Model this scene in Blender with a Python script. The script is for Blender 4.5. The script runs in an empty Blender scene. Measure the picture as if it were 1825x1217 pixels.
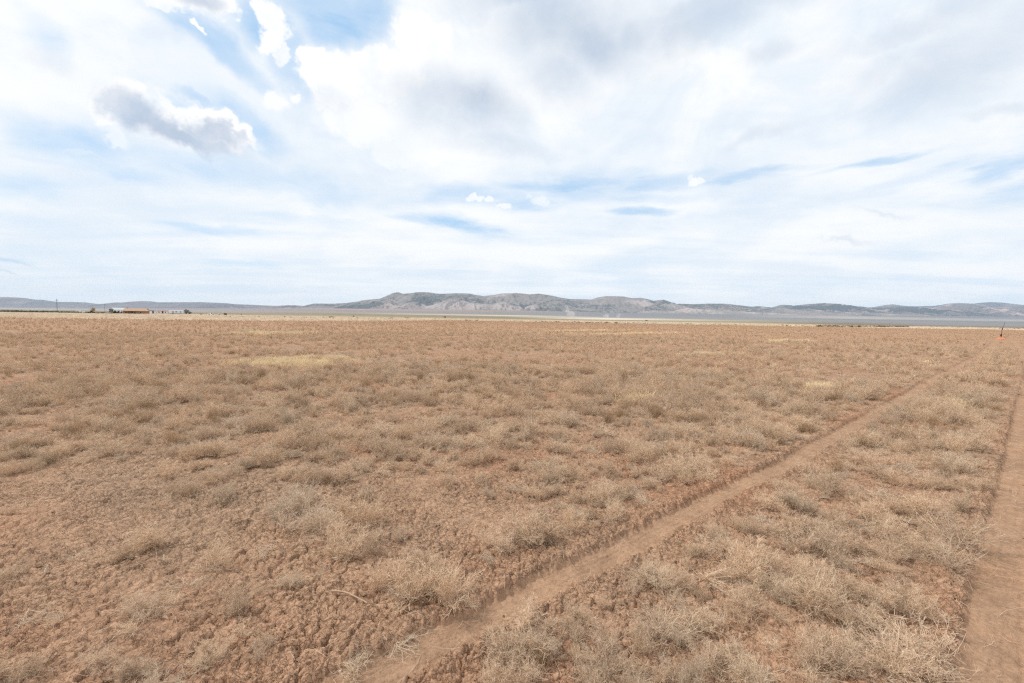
import bpy, math, random
import numpy as np
from mathutils import Vector, Matrix

C = bpy.context.scene.collection
SC = bpy.context.scene
R = math.radians
PI = math.pi

# ------------------------------------------------------------------ camera
EYE = 1.55
F_PX, CX, CY = 811.0, 912.5, 608.5
PITCH, ROLL = R(2.96), R(0.91)
_F = Vector((0, math.cos(PITCH), -math.sin(PITCH)))
_R0 = Vector((1, 0, 0)); _U0 = Vector((0, math.sin(PITCH), math.cos(PITCH)))
_RT = _R0 * math.cos(ROLL) + _U0 * math.sin(ROLL)
_UP = _U0 * math.cos(ROLL) - _R0 * math.sin(ROLL)
cam = bpy.data.objects.new('camera', bpy.data.cameras.new('camera'))
C.objects.link(cam)
m = Matrix((_RT, _UP, -_F)).transposed().to_4x4(); m.translation = (0, 0, EYE)
cam.matrix_world = m
cam.data.sensor_width = 36; cam.data.lens = 36 * F_PX / 1825
cam.data.clip_start = 0.05; cam.data.clip_end = 120000
SC.camera = cam

def ray(px, py):
    return _F * F_PX + _RT * (px - CX) - _UP * (py - CY)
def at_ground(px, py, z0=0.0):             # where a pixel of the photo meets level ground at height z0
    d = ray(px, py); t = (z0 - EYE) / d.z
    return d.x * t, d.y * t
def at_depth(px, py, Y):                   # the point seen at a pixel, Y metres north
    d = ray(px, py); t = Y / d.y
    return d.x * t, Y, EYE + d.z * t
def hor(px):                               # level line at that column
    return 566.5 + 0.0159 * (px - 912.5)

# ------------------------------------------------------------------ light and exposure
SUN_AZ, SUN_EL = R(-78), R(50)             # azimuth from north, negative = left
sun = bpy.data.objects.new('sun', bpy.data.lights.new('sun', 'SUN'))
C.objects.link(sun)
sun.data.energy = 2.6; sun.data.angle = R(3.0); sun.data.color = (1.0, 0.955, 0.89)
sdir = Vector((math.sin(SUN_AZ) * math.cos(SUN_EL), math.cos(SUN_AZ) * math.cos(SUN_EL), math.sin(SUN_EL)))
sun.rotation_euler = (-sdir).to_track_quat('-Z', 'Y').to_euler()
sun.location = (0, 0, 50)
SC.view_settings.view_transform = 'Standard'; SC.view_settings.look = 'None'
SC.view_settings.exposure = 0.0; SC.view_settings.gamma = 1.0
SC.view_settings.use_curve_mapping = False
SC.cycles.max_bounces = 6; SC.cycles.diffuse_bounces = 3; SC.cycles.volume_bounces = 1
SC.cycles.transparent_max_bounces = 8; SC.cycles.sample_clamp_indirect = 3.0; SC.cycles.sample_clamp_direct = 4.0
SC.cycles.use_denoising = False; SC.cycles.filter_width = 1.3

# ------------------------------------------------------------------ node helpers
class NT:
    def __init__(s, tree): s.t = tree; s.n = tree.nodes; s.l = tree.links
    def put(s, sock, v):
        if v is None: return
        if isinstance(v, bpy.types.NodeSocket): s.l.new(v, sock)
        else: sock.default_value = v
    def math(s, op, a, b=None, c=None, clamp=False):
        n = s.n.new('ShaderNodeMath'); n.operation = op; n.use_clamp = clamp
        for i, v in enumerate((a, b, c)): s.put(n.inputs[i], v)
        return n.outputs[0]
    def vec(s, op, a, b=None, scale=None):
        n = s.n.new('ShaderNodeVectorMath'); n.operation = op
        s.put(n.inputs[0], a); s.put(n.inputs[1], b)
        if scale is not None: s.put(n.inputs['Scale'], scale)
        return n.outputs['Value'] if op in ('LENGTH', 'DOT_PRODUCT') else n.outputs[0]
    def mix(s, f, a, b, mode='MIX'):
        n = s.n.new('ShaderNodeMix'); n.data_type = 'RGBA'; n.blend_type = mode
        s.put(n.inputs[0], f)
        for k, v in ((6, a), (7, b)):
            if isinstance(v, (tuple, list)) and len(v) == 3: v = (*v, 1)
            s.put(n.inputs[k], v)
        return n.outputs[2]
    def noise(s, vec, scale, detail=4, rough=0.5, dist=0.0, lac=2.0, out=0):
        n = s.n.new('ShaderNodeTexNoise'); s.put(n.inputs['Vector'], vec)
        n.inputs['Scale'].default_value = scale; n.inputs['Detail'].default_value = detail
        n.inputs['Roughness'].default_value = rough; n.inputs['Distortion'].default_value = dist
        n.inputs['Lacunarity'].default_value = lac
        return n.outputs[out]
    def ramp(s, v, lo, hi, a=0.0, b=1.0, smooth=True):
        n = s.n.new('ShaderNodeMapRange'); n.interpolation_type = 'SMOOTHSTEP' if smooth else 'LINEAR'
        s.put(n.inputs[0], v); s.put(n.inputs[1], lo); s.put(n.inputs[2], hi); s.put(n.inputs[3], a); s.put(n.inputs[4], b)
        return n.outputs[0]
    def mapping(s, v, loc=(0, 0, 0), rot=(0, 0, 0), scale=(1, 1, 1), kind='POINT'):
        n = s.n.new('ShaderNodeMapping'); n.vector_type = kind; s.put(n.inputs[0], v)
        n.inputs[1].default_value = loc; n.inputs[2].default_value = rot; n.inputs[3].default_value = scale
        return n.outputs[0]

def lin(c):
    return c / 12.92 if c <= 0.04045 else ((c + 0.055) / 1.055) ** 2.4
def S(r, g, b, k=1.0):                     # sRGB 0..255 to linear, times k
    return tuple(lin(v / 255) * k for v in (r, g, b))

# ------------------------------------------------------------------ sky
world = bpy.data.worlds.new('World'); SC.world = world; world.use_nodes = True
w = NT(world.node_tree); w.n.clear()
wout = w.n.new('ShaderNodeOutputWorld'); bg = w.n.new('ShaderNodeBackground'); w.l.new(bg.outputs[0], wout.inputs[0])
K = 0.1; bg.inputs[1].default_value = K
sky = w.n.new('ShaderNodeTexSky'); sky.sky_type = 'NISHITA'; sky.sun_disc = False
sky.sun_elevation = SUN_EL; sky.sun_rotation = SUN_AZ % (2 * PI)
sky.altitude = 1700; sky.air_density = 1.0; sky.dust_density = 0.6; sky.ozone_density = 1.5
tc = w.n.new('ShaderNodeTexCoord'); D = tc.outputs['Generated']

def frame_at(px, py):
    d = ray(px, py).normalized()
    right = Vector((d.y, -d.x, 0)).normalized()
    up = right.cross(d).normalized()
    return d, right, up
def dome_patch(vec, px, py, a, b, tilt=0.0):
    """0..1 soft ellipse on the sky dome round a direction; a, b half sizes in photo pixels, tilt in degrees (clockwise down to the right)"""
    d, rt, up = frame_at(px, py)
    rr = (d - Vector((0, 0, 0))).length
    k = d.dot(_F) / F_PX * (d.dot(_F) ** 0.4)
    t = R(tilt)
    ax = rt * math.cos(t) - up * math.sin(t); ay = rt * math.sin(t) + up * math.cos(t)
    rot = Matrix((ax, ay, -d)).transposed()
    if rot.determinant() < 0: rot = Matrix((ax, ay, d)).transposed()
    v = w.mapping(vec, tuple(d), tuple(rot.to_euler('XYZ')), (a * k, b * k, 1.0), 'TEXTURE')
    return w.math('SUBTRACT', 1.0, w.vec('LENGTH', v))          # 1 at the centre, 0 on the rim, negative beyond

# cloud-deck coordinates: the direction carried up to a flat layer, so that bands close up towards the horizon
sep = w.n.new('ShaderNodeSeparateXYZ'); w.l.new(D, sep.inputs[0])
zc = w.math('ADD', w.math('MAXIMUM', sep.outputs[2], 0.0), 0.06)
comb = w.n.new('ShaderNodeCombineXYZ')
w.l.new(w.math('DIVIDE', sep.outputs[0], zc), comb.inputs[0]); w.l.new(w.math('DIVIDE', sep.outputs[1], zc), comb.inputs[1])
P = comb.outputs[0]
elev = sep.outputs[2]
# edges of the clouds: small and large turbulence of the direction
wn1 = w.vec('SUBTRACT', w.noise(D, 9.0, 5, 0.6, out=1), (0.5, 0.5, 0.5))
wn2 = w.vec('SUBTRACT', w.noise(D, 2.6, 5, 0.55, out=1), (0.5, 0.5, 0.5))
wn3 = w.vec('SUBTRACT', w.noise(D, 34.0, 3, 0.6, out=1), (0.5, 0.5, 0.5))
Dc = w.vec('ADD', D, w.vec('ADD', w.vec('ADD', w.vec('SCALE', wn1, scale=0.10), w.vec('SCALE', wn3, scale=0.036)), w.vec('SCALE', wn2, scale=0.03)))
Dp = w.vec('ADD', D, w.vec('ADD', w.vec('SCALE', wn1, scale=0.022), w.vec('SCALE', wn3, scale=0.030)))      # small puffs       # crisp cumulus edge
Ds = w.vec('ADD', D, w.vec('ADD', w.vec('SCALE', wn1, scale=0.07), w.vec('SCALE', wn2, scale=0.16)))       # torn soft edge
# stretched version for the flat streaks near the horizon
Dst = w.vec('ADD', D, w.vec('MULTIPLY', w.vec('SUBTRACT', w.noise(w.mapping(D, scale=(1, 1, 4.5)), 5.0, 6, 0.6, out=1), (0.5, 0.5, 0.5)), (0.22, 0.12, 0.05)))

def union(lst, vec, soft, start=None):
    acc = start
    for (px, py, a, b, t, s) in lst:
        vv = vec                        # each patch waits for the one before it: keeps the shader's working memory small
        if acc is not None:
            q = w.n.new('ShaderNodeVectorMath'); q.operation = 'MULTIPLY_ADD'
            w.put(q.inputs[0], acc); q.inputs[1].default_value = (1e-9, 1e-9, 1e-9); w.put(q.inputs[2], vec); vv = q.outputs[0]
        v = w.ramp(dome_patch(vv, px, py, a, b, t), 0.0, soft, 0.0, s)
        acc = v if acc is None else w.math('MAXIMUM', acc, v)
    return acc

blue_holes = [(600, 25, 150, 85, 10, 1.0), (400, 90, 150, 40, 25, 0.85), (660, 20, 80, 90, 0, 1.0), (480, 50, 90, 60, 0, 0.9), (330, 190, 90, 22, 15, 0.45), (430, 215, 130, 46, 20, 0.65), (540, 110, 60, 80, 0, 0.6), (560, 330, 200, 40, 5, 0.35), (100, 235, 150, 60, 8, 0.55), (340, 175, 60, 14, 25, 0.6), (430, 250, 90, 20, 10, 0.4), (190, 290, 120, 22, 10, 0.45),
              (-80, 300, 260, 50, 5, 0.4), (400, 300, 220, 40, 0, 0.3), (60, 60, 70, 50, 20, 0.35)]
streaks = [(380, 413, 110, 14, 2, 0.55), (420, 473, 140, 13, 0, 0.55), (820, 400, 110, 20, 8, 1.0), (860, 412, 70, 14, 8, 1.0), (760, 395, 80, 14, 5, 0.6), (830, 347, 170, 28, -3, 0.85), (930, 358, 120, 22, 3, 0.7),
           (1050, 338, 340, 44, -2, 0.50), (1000, 332, 230, 22, -3, 0.8), (1150, 352, 150, 16, 2, 0.5), (1330, 312, 120, 18, -2, 0.6), (920, 350, 110, 20, 0, 0.6), (1180, 325, 130, 26, -2, 0.85), (1290, 322, 70, 14, 0, 0.6), (1130, 378, 80, 12, 3, 0.75), (1380, 298, 90, 13, 3, 0.7),
           (1560, 288, 120, 14, -3, 0.7), (1640, 318, 160, 22, -6, 0.4), (1790, 300, 90, 34, -12, 0.75), (1850, 330, 120, 30, -12, 0.5), (580, 350, 200, 22, 0, 0.22), (560, 395, 140, 14, 2, 0.25), (20, 465, 70, 8, 0, 0.3), (150, 300, 170, 18, 4, 0.3)]
blue = union(blue_holes, Ds, 0.75)
blue = union(streaks, Dst, 0.9, blue)
# white cumulus on top of the blue
cumuli = [(490, 62, 40, 60, 8, 1.0), (480, 20, 40, 40, 0, 1.0), (515, 100, 26, 34, 0, 0.9), (370, -8, 66, 44, 0, 1.0), (300, -10, 60, 40, 0, 1.0),
          (600, 150, 70, 70, 0, 1.0), (570, 110, 40, 40, 0, 1.0), (690, 140, 90, 62, 0, 1.0), (760, 90, 90, 100, 0, 1.0), (640, 215, 90, 60, 10, 0.95), (760, 225, 120, 80, 10, 0.9), (700, 270, 60, 30, 10, 0.7), (850, 150, 120, 110, 0, 0.8), (930, 130, 110, 90, 0, 0.7),
          (280, 208, 130, 62, 14, 1.0), (205, 195, 56, 56, 0, 1.0), (375, 228, 100, 38, 17, 1.0), (215, 250, 34, 26, 30, 0.8), (200, 160, 120, 60, 10, 0.35), (350, 130, 200, 60, 8, 0.4), (100, 130, 200, 60, 0, 0.35)]
white = union(cumuli, Dc, 0.42)
puffs = [(1236, 331, 17, 16, 0, 0.95), (1247, 326, 13, 11, 0, 0.9), (1229, 322, 11, 10, 0, 0.9), (1240, 341, 10, 8, 0, 0.7), (845, 350, 24, 9, -8, 0.95), (870, 353, 20, 8, 10, 0.9), (897, 365, 26, 8, 16, 0.9), (965, 362, 34, 13, 6, 0.85), (990, 372, 36, 12, 6, 0.7), (943, 352, 14, 8, 0, 0.8), (352, 45, 20, 8, 42, 1.0), (345, 38, 10, 8, 0, 1.0),
         (487, 178, 46, 26, -8, 0.95), (525, 172, 20, 15, 0, 0.95), (455, 168, 24, 14, 0, 0.6), (322, 302, 34, 12, 10, 0.6), (140, 270, 50, 8, 4, 0.6), (1040, 345, 40, 6, 0, 0.5)]
white = union(puffs, Dp, 0.6, white)
# grey undersides
greys = [(840, 190, 150, 62, 6, 1.0), (1040, 70, 230, 120, 8, 1.0), (1000, 150, 110, 80, 20, 0.7), (1700, 90, 260, 130, -15, 0.6), (1250, 40, 160, 60, -10, 0.7), (820, 190, 170, 74, 4, 0.9), (800, 185, 150, 66, 4, 0.8), (860, 205, 120, 48, 6, 0.6), (740, 165, 90, 50, 0, 0.5), (1010, 60, 160, 90, 8, 0.95), (960, 20, 230, 60, 4, 0.85), (1130, 60, 170, 70, -10, 0.75), (1250, 15, 260, 40, 0, 0.6), (1370, 90, 70, 36, -10, 0.45),
         (360, 5, 60, 26, 5, 1.0), (880, 255, 150, 30, 6, 0.4), (985, 175, 50, 50, 20, 0.55), (1650, 20, 260, 60, 0, 0.5), (1560, 110, 130, 50, -25, 0.4), (1790, 60, 140, 60, 0, 0.4), (1790, 160, 110, 22, -10, 0.45), (600, 170, 60, 30, 0, 0.25),
         (1360, 245, 90, 22, -12, 0.35), (1500, 440, 55, 7, 0, 0.4), (1545, 392, 60, 7, -4, 0.35), (30, 467, 60, 7, 3, 0.6), (15, 490, 34, 5, 0, 0.5), (470, 480, 60, 6, 0, 0.1), (60, 100, 90, 30, 10, 0.25)]
grey = union(greys, Ds, 0.95)
dark = union([(258, 213, 100, 44, 17, 1.0), (340, 246, 120, 36, 10, 1.0), (380, 240, 70, 22, 14, 0.9), (205, 192, 36, 34, 0, 0.8), (395, 238, 60, 12, 14, 0.7), (350, 266, 44, 12, 10, 0.7)], Dc, 0.75)
# general thin layer
n_big = w.noise(P, 0.55, 7, 0.56, 0.5)
n_str = w.noise(w.mapping(P, rot=(0, 0, R(24)), scale=(0.35, 1.3, 1)), 0.62, 5, 0.56, 0.4)
n_fine = w.noise(w.mapping(D, scale=(1, 1, 3.0)), 6.0, 6, 0.56, 0.3)
veil = w.math('ADD', w.math('MULTIPLY', n_big, 0.5), w.math('ADD', w.math('MULTIPLY', n_str, 0.3), w.math('MULTIPLY', n_fine, 0.2)))
cover = w.ramp(veil, 0.36, 0.56, 0.80, 1.0)
holemask = w.math('MULTIPLY', blue, w.ramp(n_fine, 0.30, 0.62, 1.1, 0.68))
cover = w.math('MULTIPLY', cover, w.math('SUBTRACT', 1.0, w.math('MULTIPLY', holemask, 0.93)), clamp=True)
white_mod = w.math('MULTIPLY', white, w.ramp(w.noise(D, 14, 6, 0.6), 0.25, 0.55, 0.75, 1.0))
cover = w.math('MAXIMUM', cover, white_mod)
lowcov = w.ramp(elev, 0.0, 0.10, 0.9, 0.0)
cover = w.math('MAXIMUM', cover, lowcov)
WHITE = tuple(v / K for v in (1.05, 1.05, 1.05)); VEIL = tuple(v / K for v in (0.875, 0.935, 1.0))
GREY = tuple(v / K for v in (0.55, 0.635, 0.76)); DARK = tuple(v / K for v in (0.525, 0.612, 0.755)); HOR = tuple(v / K for v in (0.93, 0.975, 1.02))
n_puff = w.noise(w.mapping(D, scale=(1, 1, 1.3)), 5.5, 7, 0.58, 0.6)
hi_ = w.ramp(elev, 0.16, 0.40, 0.1, 0.75)
flatn = w.math('ADD', w.math('MULTIPLY', n_fine, 0.45), w.math('MULTIPLY', n_str, 0.55))
bright = w.ramp(w.math('ADD', w.math('MULTIPLY', flatn, w.math('SUBTRACT', 1.0, hi_)), w.math('MULTIPLY', n_puff, hi_)), 0.41, 0.59)
bright = w.math('MAXIMUM', w.math('MULTIPLY', bright, 0.85), white_mod)
ccol = w.mix(bright, VEIL, WHITE)
ccol = w.mix(w.ramp(elev, 0.0, 0.09, 0.75, 0.0), ccol, HOR)
ccol = w.mix(w.math('MULTIPLY', grey, w.ramp(w.noise(D, 6.5, 6, 0.62), 0.30, 0.70, 1.0, 0.60)), ccol, GREY)
ccol = w.mix(w.math('MULTIPLY', dark, w.ramp(w.noise(D, 12, 5, 0.6), 0.3, 0.7, 1.0, 0.62)), ccol, DARK)
blue_sky = w.mix(0.78, w.vec('MULTIPLY', sky.outputs[0], (1.3, 1.5, 1.35)), tuple(v / K for v in (0.39, 0.67, 1.0)))
scol = w.mix(cover, blue_sky, ccol)
scol = w.mix(w.ramp(elev, -0.03, -0.004, 1.0, 0.0), scol, (0.6, 0.5, 0.4))      # nothing shines from under the ground
w.l.new(scol, bg.inputs[0])
world.cycles.sampling_method = 'MANUAL'; world.cycles.sample_map_resolution = 512

# ------------------------------------------------------------------ numpy noise
def _h(ix, iy, seed):
    a = (ix.astype(np.int64) * 374761393 + iy.astype(np.int64) * 668265263 + seed * 1442695041) & 0xffffffff
    a = ((a ^ (a >> 13)) * 1274126177) & 0xffffffff
    a = (a ^ (a >> 16)) & 0xffffffff
    a = (a * 2246822519) & 0xffffffff
    return ((a ^ (a >> 15)) & 0xffffff).astype(np.float64) / 16777215.0
def vnoise(x, y, seed=0):
    ix = np.floor(x); iy = np.floor(y); fx = x - ix; fy = y - iy
    ux = fx * fx * fx * (fx * (fx * 6 - 15) + 10); uy = fy * fy * fy * (fy * (fy * 6 - 15) + 10)
    def g(ox, oy):
        a = _h(ix + ox, iy + oy, seed) * 2 * PI
        return np.cos(a) * (fx - ox) + np.sin(a) * (fy - oy)
    a = g(0, 0); b = g(1, 0); c = g(0, 1); d = g(1, 1)
    return 1.4 * ((a * (1 - ux) + b * ux) * (1 - uy) + (c * (1 - ux) + d * ux) * uy)      # about -1..1
def fbm(x, y, octaves=4, seed=0, rough=0.5):
    s = 0; a = 1; t = 0
    for o in range(octaves):
        s = s + a * vnoise(x * 2 ** o + 17.3 * o, y * 2 ** o - 9.1 * o, seed + o); t += a; a *= rough
    return s / t
def worley(x, y, seed=0, jit=0.9):
    ix = np.floor(x); iy = np.floor(y)
    f1 = np.full(x.shape, 9.0); f2 = np.full(x.shape, 9.0); cid = np.zeros(x.shape); dx1 = np.zeros(x.shape); dy1 = np.zeros(x.shape)
    for ox in (-1, 0, 1):
        for oy in (-1, 0, 1):
            cx = ix + ox; cy = iy + oy
            px = cx + 0.5 + (_h(cx, cy, seed) - 0.5) * jit; py = cy + 0.5 + (_h(cx, cy, seed + 7) - 0.5) * jit
            ddx = x - px; ddy = y - py; d = np.sqrt(ddx * ddx + ddy * ddy)
            n = d < f1
            f2 = np.where(n, f1, np.minimum(f2, d)); f1 = np.where(n, d, f1)
            cid = np.where(n, _h(cx, cy, seed + 13), cid); dx1 = np.where(n, ddx, dx1); dy1 = np.where(n, ddy, dy1)
    return f1, f2, cid, dx1, dy1
def sst(x, a, b):
    t = np.clip((x - a) / (b - a), 0, 1); return t * t * (3 - 2 * t)

# ------------------------------------------------------------------ the wheel ruts and the bare strip
def poly(pts, z0=0.0): return np.array([at_ground(*p, z0) for p in pts])
def smooth_line(p, n=6):
    out = []
    q = np.vstack([2 * p[0] - p[1], p, 2 * p[-1] - p[-2]])
    for i in range(1, len(q) - 2):
        for k in range(n):
            t = k / n; a, b, c, d = q[i - 1], q[i], q[i + 1], q[i + 2]
            out.append(0.5 * ((2 * b) + (c - a) * t + (2 * a - 5 * b + 4 * c - d) * t * t + (3 * b - a - 3 * c + d) * t ** 3))
    out.append(q[-2]); return np.array(out)
RUT_L = smooth_line(poly([(250, 1435), (440, 1334), (750, 1169), (990, 1046), (1190, 942), (1372, 843), (1492, 779), (1556, 739), (1620, 704), (1676, 670), (1720, 648), (1743, 634), (1767, 614), (1775, 604)], -0.05))
RUT_R = smooth_line(poly([(1745, 1420), (1762, 1290), (1776, 1157), (1783, 1046), (1800, 935), (1806, 900), (1818, 805), (1824, 737), (1829, 706), (1834, 665), (1824, 637), (1809, 614), (1797, 604)], -0.05))
STRIP = smooth_line(poly([(-300, 1100), (0, 1015), (180, 960), (350, 915), (650, 868), (850, 830), (1010, 798), (1130, 765)]))
def line_dist(x, y, L):
    """distance, signed side (+ = right of travel) and length along the line"""
    best = np.full(x.shape, 1e9); side = np.zeros(x.shape); along = np.zeros(x.shape); s0 = 0.0
    for a, b in zip(L[:-1], L[1:]):
        e = b - a; l = math.hypot(*e)
        if l < 1e-6: continue
        t = np.clip(((x - a[0]) * e[0] + (y - a[1]) * e[1]) / (l * l), 0, 1)
        dx = x - a[0] - t * e[0]; dy = y - a[1] - t * e[1]; d = np.hypot(dx, dy); n = d < best
        best = np.where(n, d, best); side = np.where(n, np.sign(dx * e[1] - dy * e[0]), side); along = np.where(n, s0 + t * l, along); s0 += l
    return best, side, along

def ground_z(x, y, full=True):
    """height of the soil, rut mask, crack mask; detail only near"""
    x = np.asarray(x, float); y = np.asarray(y, float)
    r = np.hypot(x, y)
    near = 1 - sst(r, 35, 60)
    z = 0.05 * vnoise(x * 0.23, y * 0.23, 3) * sst(r, 2, 12) + 0.035 * vnoise(x * 0.9, y * 0.9, 5) + 0.014 * fbm(x * 3.1, y * 3.1, 3, 11)
    mid = r < 120
    rut = np.zeros(x.shape); edge = np.zeros(x.shape); crack = np.zeros(x.shape)
    if mid.any():
        xm, ym = x[mid], y[mid]
        wob = 0.013 * fbm(xm * 2.6, ym * 2.6, 3, 41) + 0.016 * fbm(xm * 15, ym * 15, 2, 43)
        rm = np.zeros(xm.shape); em = np.zeros(xm.shape); zz = np.zeros(xm.shape)
        for L, hw, dep in ((RUT_L, 0.112, 0.046), (RUT_R, 0.128, 0.044)):
            d, sd, al = line_dist(xm, ym, L); de = d + wob
            inside = 1 - sst(de, hw - 0.028, hw + 0.022)
            wave = 0.85 + 0.3 * vnoise(al * 0.8, al * 0.1, 47)
            berm = np.exp(-((de - hw - 0.06) / 0.045) ** 2) * (0.6 + 0.7 * vnoise(xm * 5, ym * 5, 49))
            tread = 0.0028 * np.sin((d * sd) * 2 * PI / 0.047 + 0.5) * (0.5 + 0.5 * vnoise(al * 1.3, al * 0, 53)) + 0.0055 * fbm(al * 1.6, d * sd * 45, 3, 57) + 0.004 * fbm(al * 9, d * sd * 22, 3, 58)
            zz += -dep * wave * inside + 0.020 * berm * (1 - inside) + tread * inside
            rm = np.maximum(rm, inside); em = np.maximum(em, np.exp(-((de - hw - 0.03) / 0.07) ** 2))
        d, sd, al = line_dist(xm, ym, STRIP)
        zz += -0.018 * np.exp(-(d / 0.16) ** 2)
        z[mid] = z[mid] * (1 - 0.35 * rm) + zz; rut[mid] = rm; edge[mid] = em
    if full:
        q = r < 60
        if q.any():
            xn, yn = x[q], y[q]; nr = near[q]; rt = rut[q]
            wx = xn + 0.035 * fbm(xn * 7, yn * 7, 4, 61, 0.6); wy = yn + 0.035 * fbm(xn * 7, yn * 7, 4, 67, 0.6)
            f1, f2, cid, dx, dy = worley(wx / 0.092, wy / 0.080, 71)
            g = f2 - f1
            crk = (1 - sst(g, 0.02, 0.20)) * (0.25 + 0.9 * sst(fbm(xn * 5, yn * 5, 2, 79), -0.3, 0.4))
            plate = (cid - 0.5) * 0.017 + (np.cos(cid * 40) * dx + np.sin(cid * 40) * dy) * 0.020 + 0.007 * sst(g, 0.1, 0.0) * 0
            f1b, f2b, cidb, dxb, dyb = worley(wx / 0.038 + 0.15 * vnoise(xn * 30, yn * 30, 72), wy / 0.034, 83)
            crkb = 1 - sst(f2b - f1b, 0.02, 0.20)
            plateb = (cidb - 0.5) * 0.013 + (np.cos(cidb * 50) * dxb + np.sin(cidb * 50) * dyb) * 0.009
            pm = (0.4 + 0.6 * sst(fbm(xn * 0.7, yn * 0.7, 3, 91), -0.45, 0.15)) * (1 - rt) * nr
            pm2 = (0.45 + 0.55 * sst(fbm(xn * 1.3 + 5, yn * 1.3, 3, 95), -0.35, 0.25)) * (1 - rt) * nr
            rough = fbm(xn * 21, yn * 21, 4, 101, 0.66)
            lump = np.maximum(0, fbm(xn * 11 + 3, yn * 11, 3, 107)) ** 1.4
            z[q] += pm * (-0.020 * crk + 0.85 * plate) + pm2 * (-0.009 * crkb + plateb) + (1 - rt) * nr * (0.008 * rough + 0.014 * lump) + rt * 0.006 * rough
            z[q] += edge[q] * nr * 0.030 * fbm(xn * 22, yn * 22, 2, 113)
            crack[q] = np.maximum(pm * crk, pm2 * crkb)
    return z, rut, crack, edge

# tables read off the photo: column -> value
def tab(px, pairs):
    a = np.array(pairs, float); return np.interp(px, a[:, 0], a[:, 1])
FIELD_END = [(-300, 566), (0, 566), (100, 567.3), (240, 569), (350, 570.5), (500, 571.8), (600, 572.2), (700, 571.5), (800, 570.8), (912, 573), (1100, 576), (1250, 578.6), (1400, 581.4), (1550, 584.2), (1700, 586.5), (1825, 588.6), (2200, 595)]
BAJADA = [(-400, 3), (0, 4), (300, 7.5), (600, 12), (900, 14), (1080, 12.5), (1300, 13), (1500, 14), (1700, 16), (1825, 16.5), (2300, 16)]
def bajada_z(X, Y):
    px = CX + F_PX * X / np.maximum(Y, 1.0)
    e = tab(px, BAJADA)
    return np.where(Y > 0, e * np.maximum(Y, 0) / F_PX * sst(Y, 1800, 8600) ** 1.1, 0.0)

def mesh_from(name, verts, faces, mat, attrs=None, smooth=True):
    me = bpy.data.meshes.new(name)
    nv, nf = len(verts), len(faces); k = faces.shape[1]
    me.vertices.add(nv); me.vertices.foreach_set('co', np.ascontiguousarray(verts, dtype=np.float32).ravel())
    me.loops.add(nf * k); me.loops.foreach_set('vertex_index', np.ascontiguousarray(faces, dtype=np.int32).ravel())
    me.polygons.add(nf); me.polygons.foreach_set('loop_start', np.arange(0, nf * k, k, dtype=np.int32))
    me.polygons.foreach_set('use_smooth', np.full(nf, smooth, dtype=bool))
    for an, av in (attrs or {}).items():
        if av.ndim == 1:
            at = me.attributes.new(an, 'FLOAT', 'POINT'); at.data.foreach_set('value', av.astype(np.float32))
        else:
            at = me.attributes.new(an, 'FLOAT_COLOR', 'POINT')
            at.data.foreach_set('color', np.hstack([av, np.ones((nv, 1))]).astype(np.float32).ravel())
    me.update(calc_edges=True)
    if mat: me.materials.append(mat)
    return me
def obj(name, me, parent=None, **props):
    o = bpy.data.objects.new(name, me); C.objects.link(o); o.parent = parent
    for k_, v in props.items(): o[k_] = v
    return o

def new_mat(name):
    mt = bpy.data.materials.new(name); mt.use_nodes = True; t = NT(mt.node_tree)
    b = mt.node_tree.nodes['Principled BSDF']; b.inputs['Roughness'].default_value = 0.95; b.inputs['Specular IOR Level'].default_value = 0.15
    return mt, t, b
def attr(t, name, col=False):
    n = t.n.new('ShaderNodeAttribute'); n.attribute_name = name
    return n.outputs['Color'] if col else n.outputs['Fac']

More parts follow.
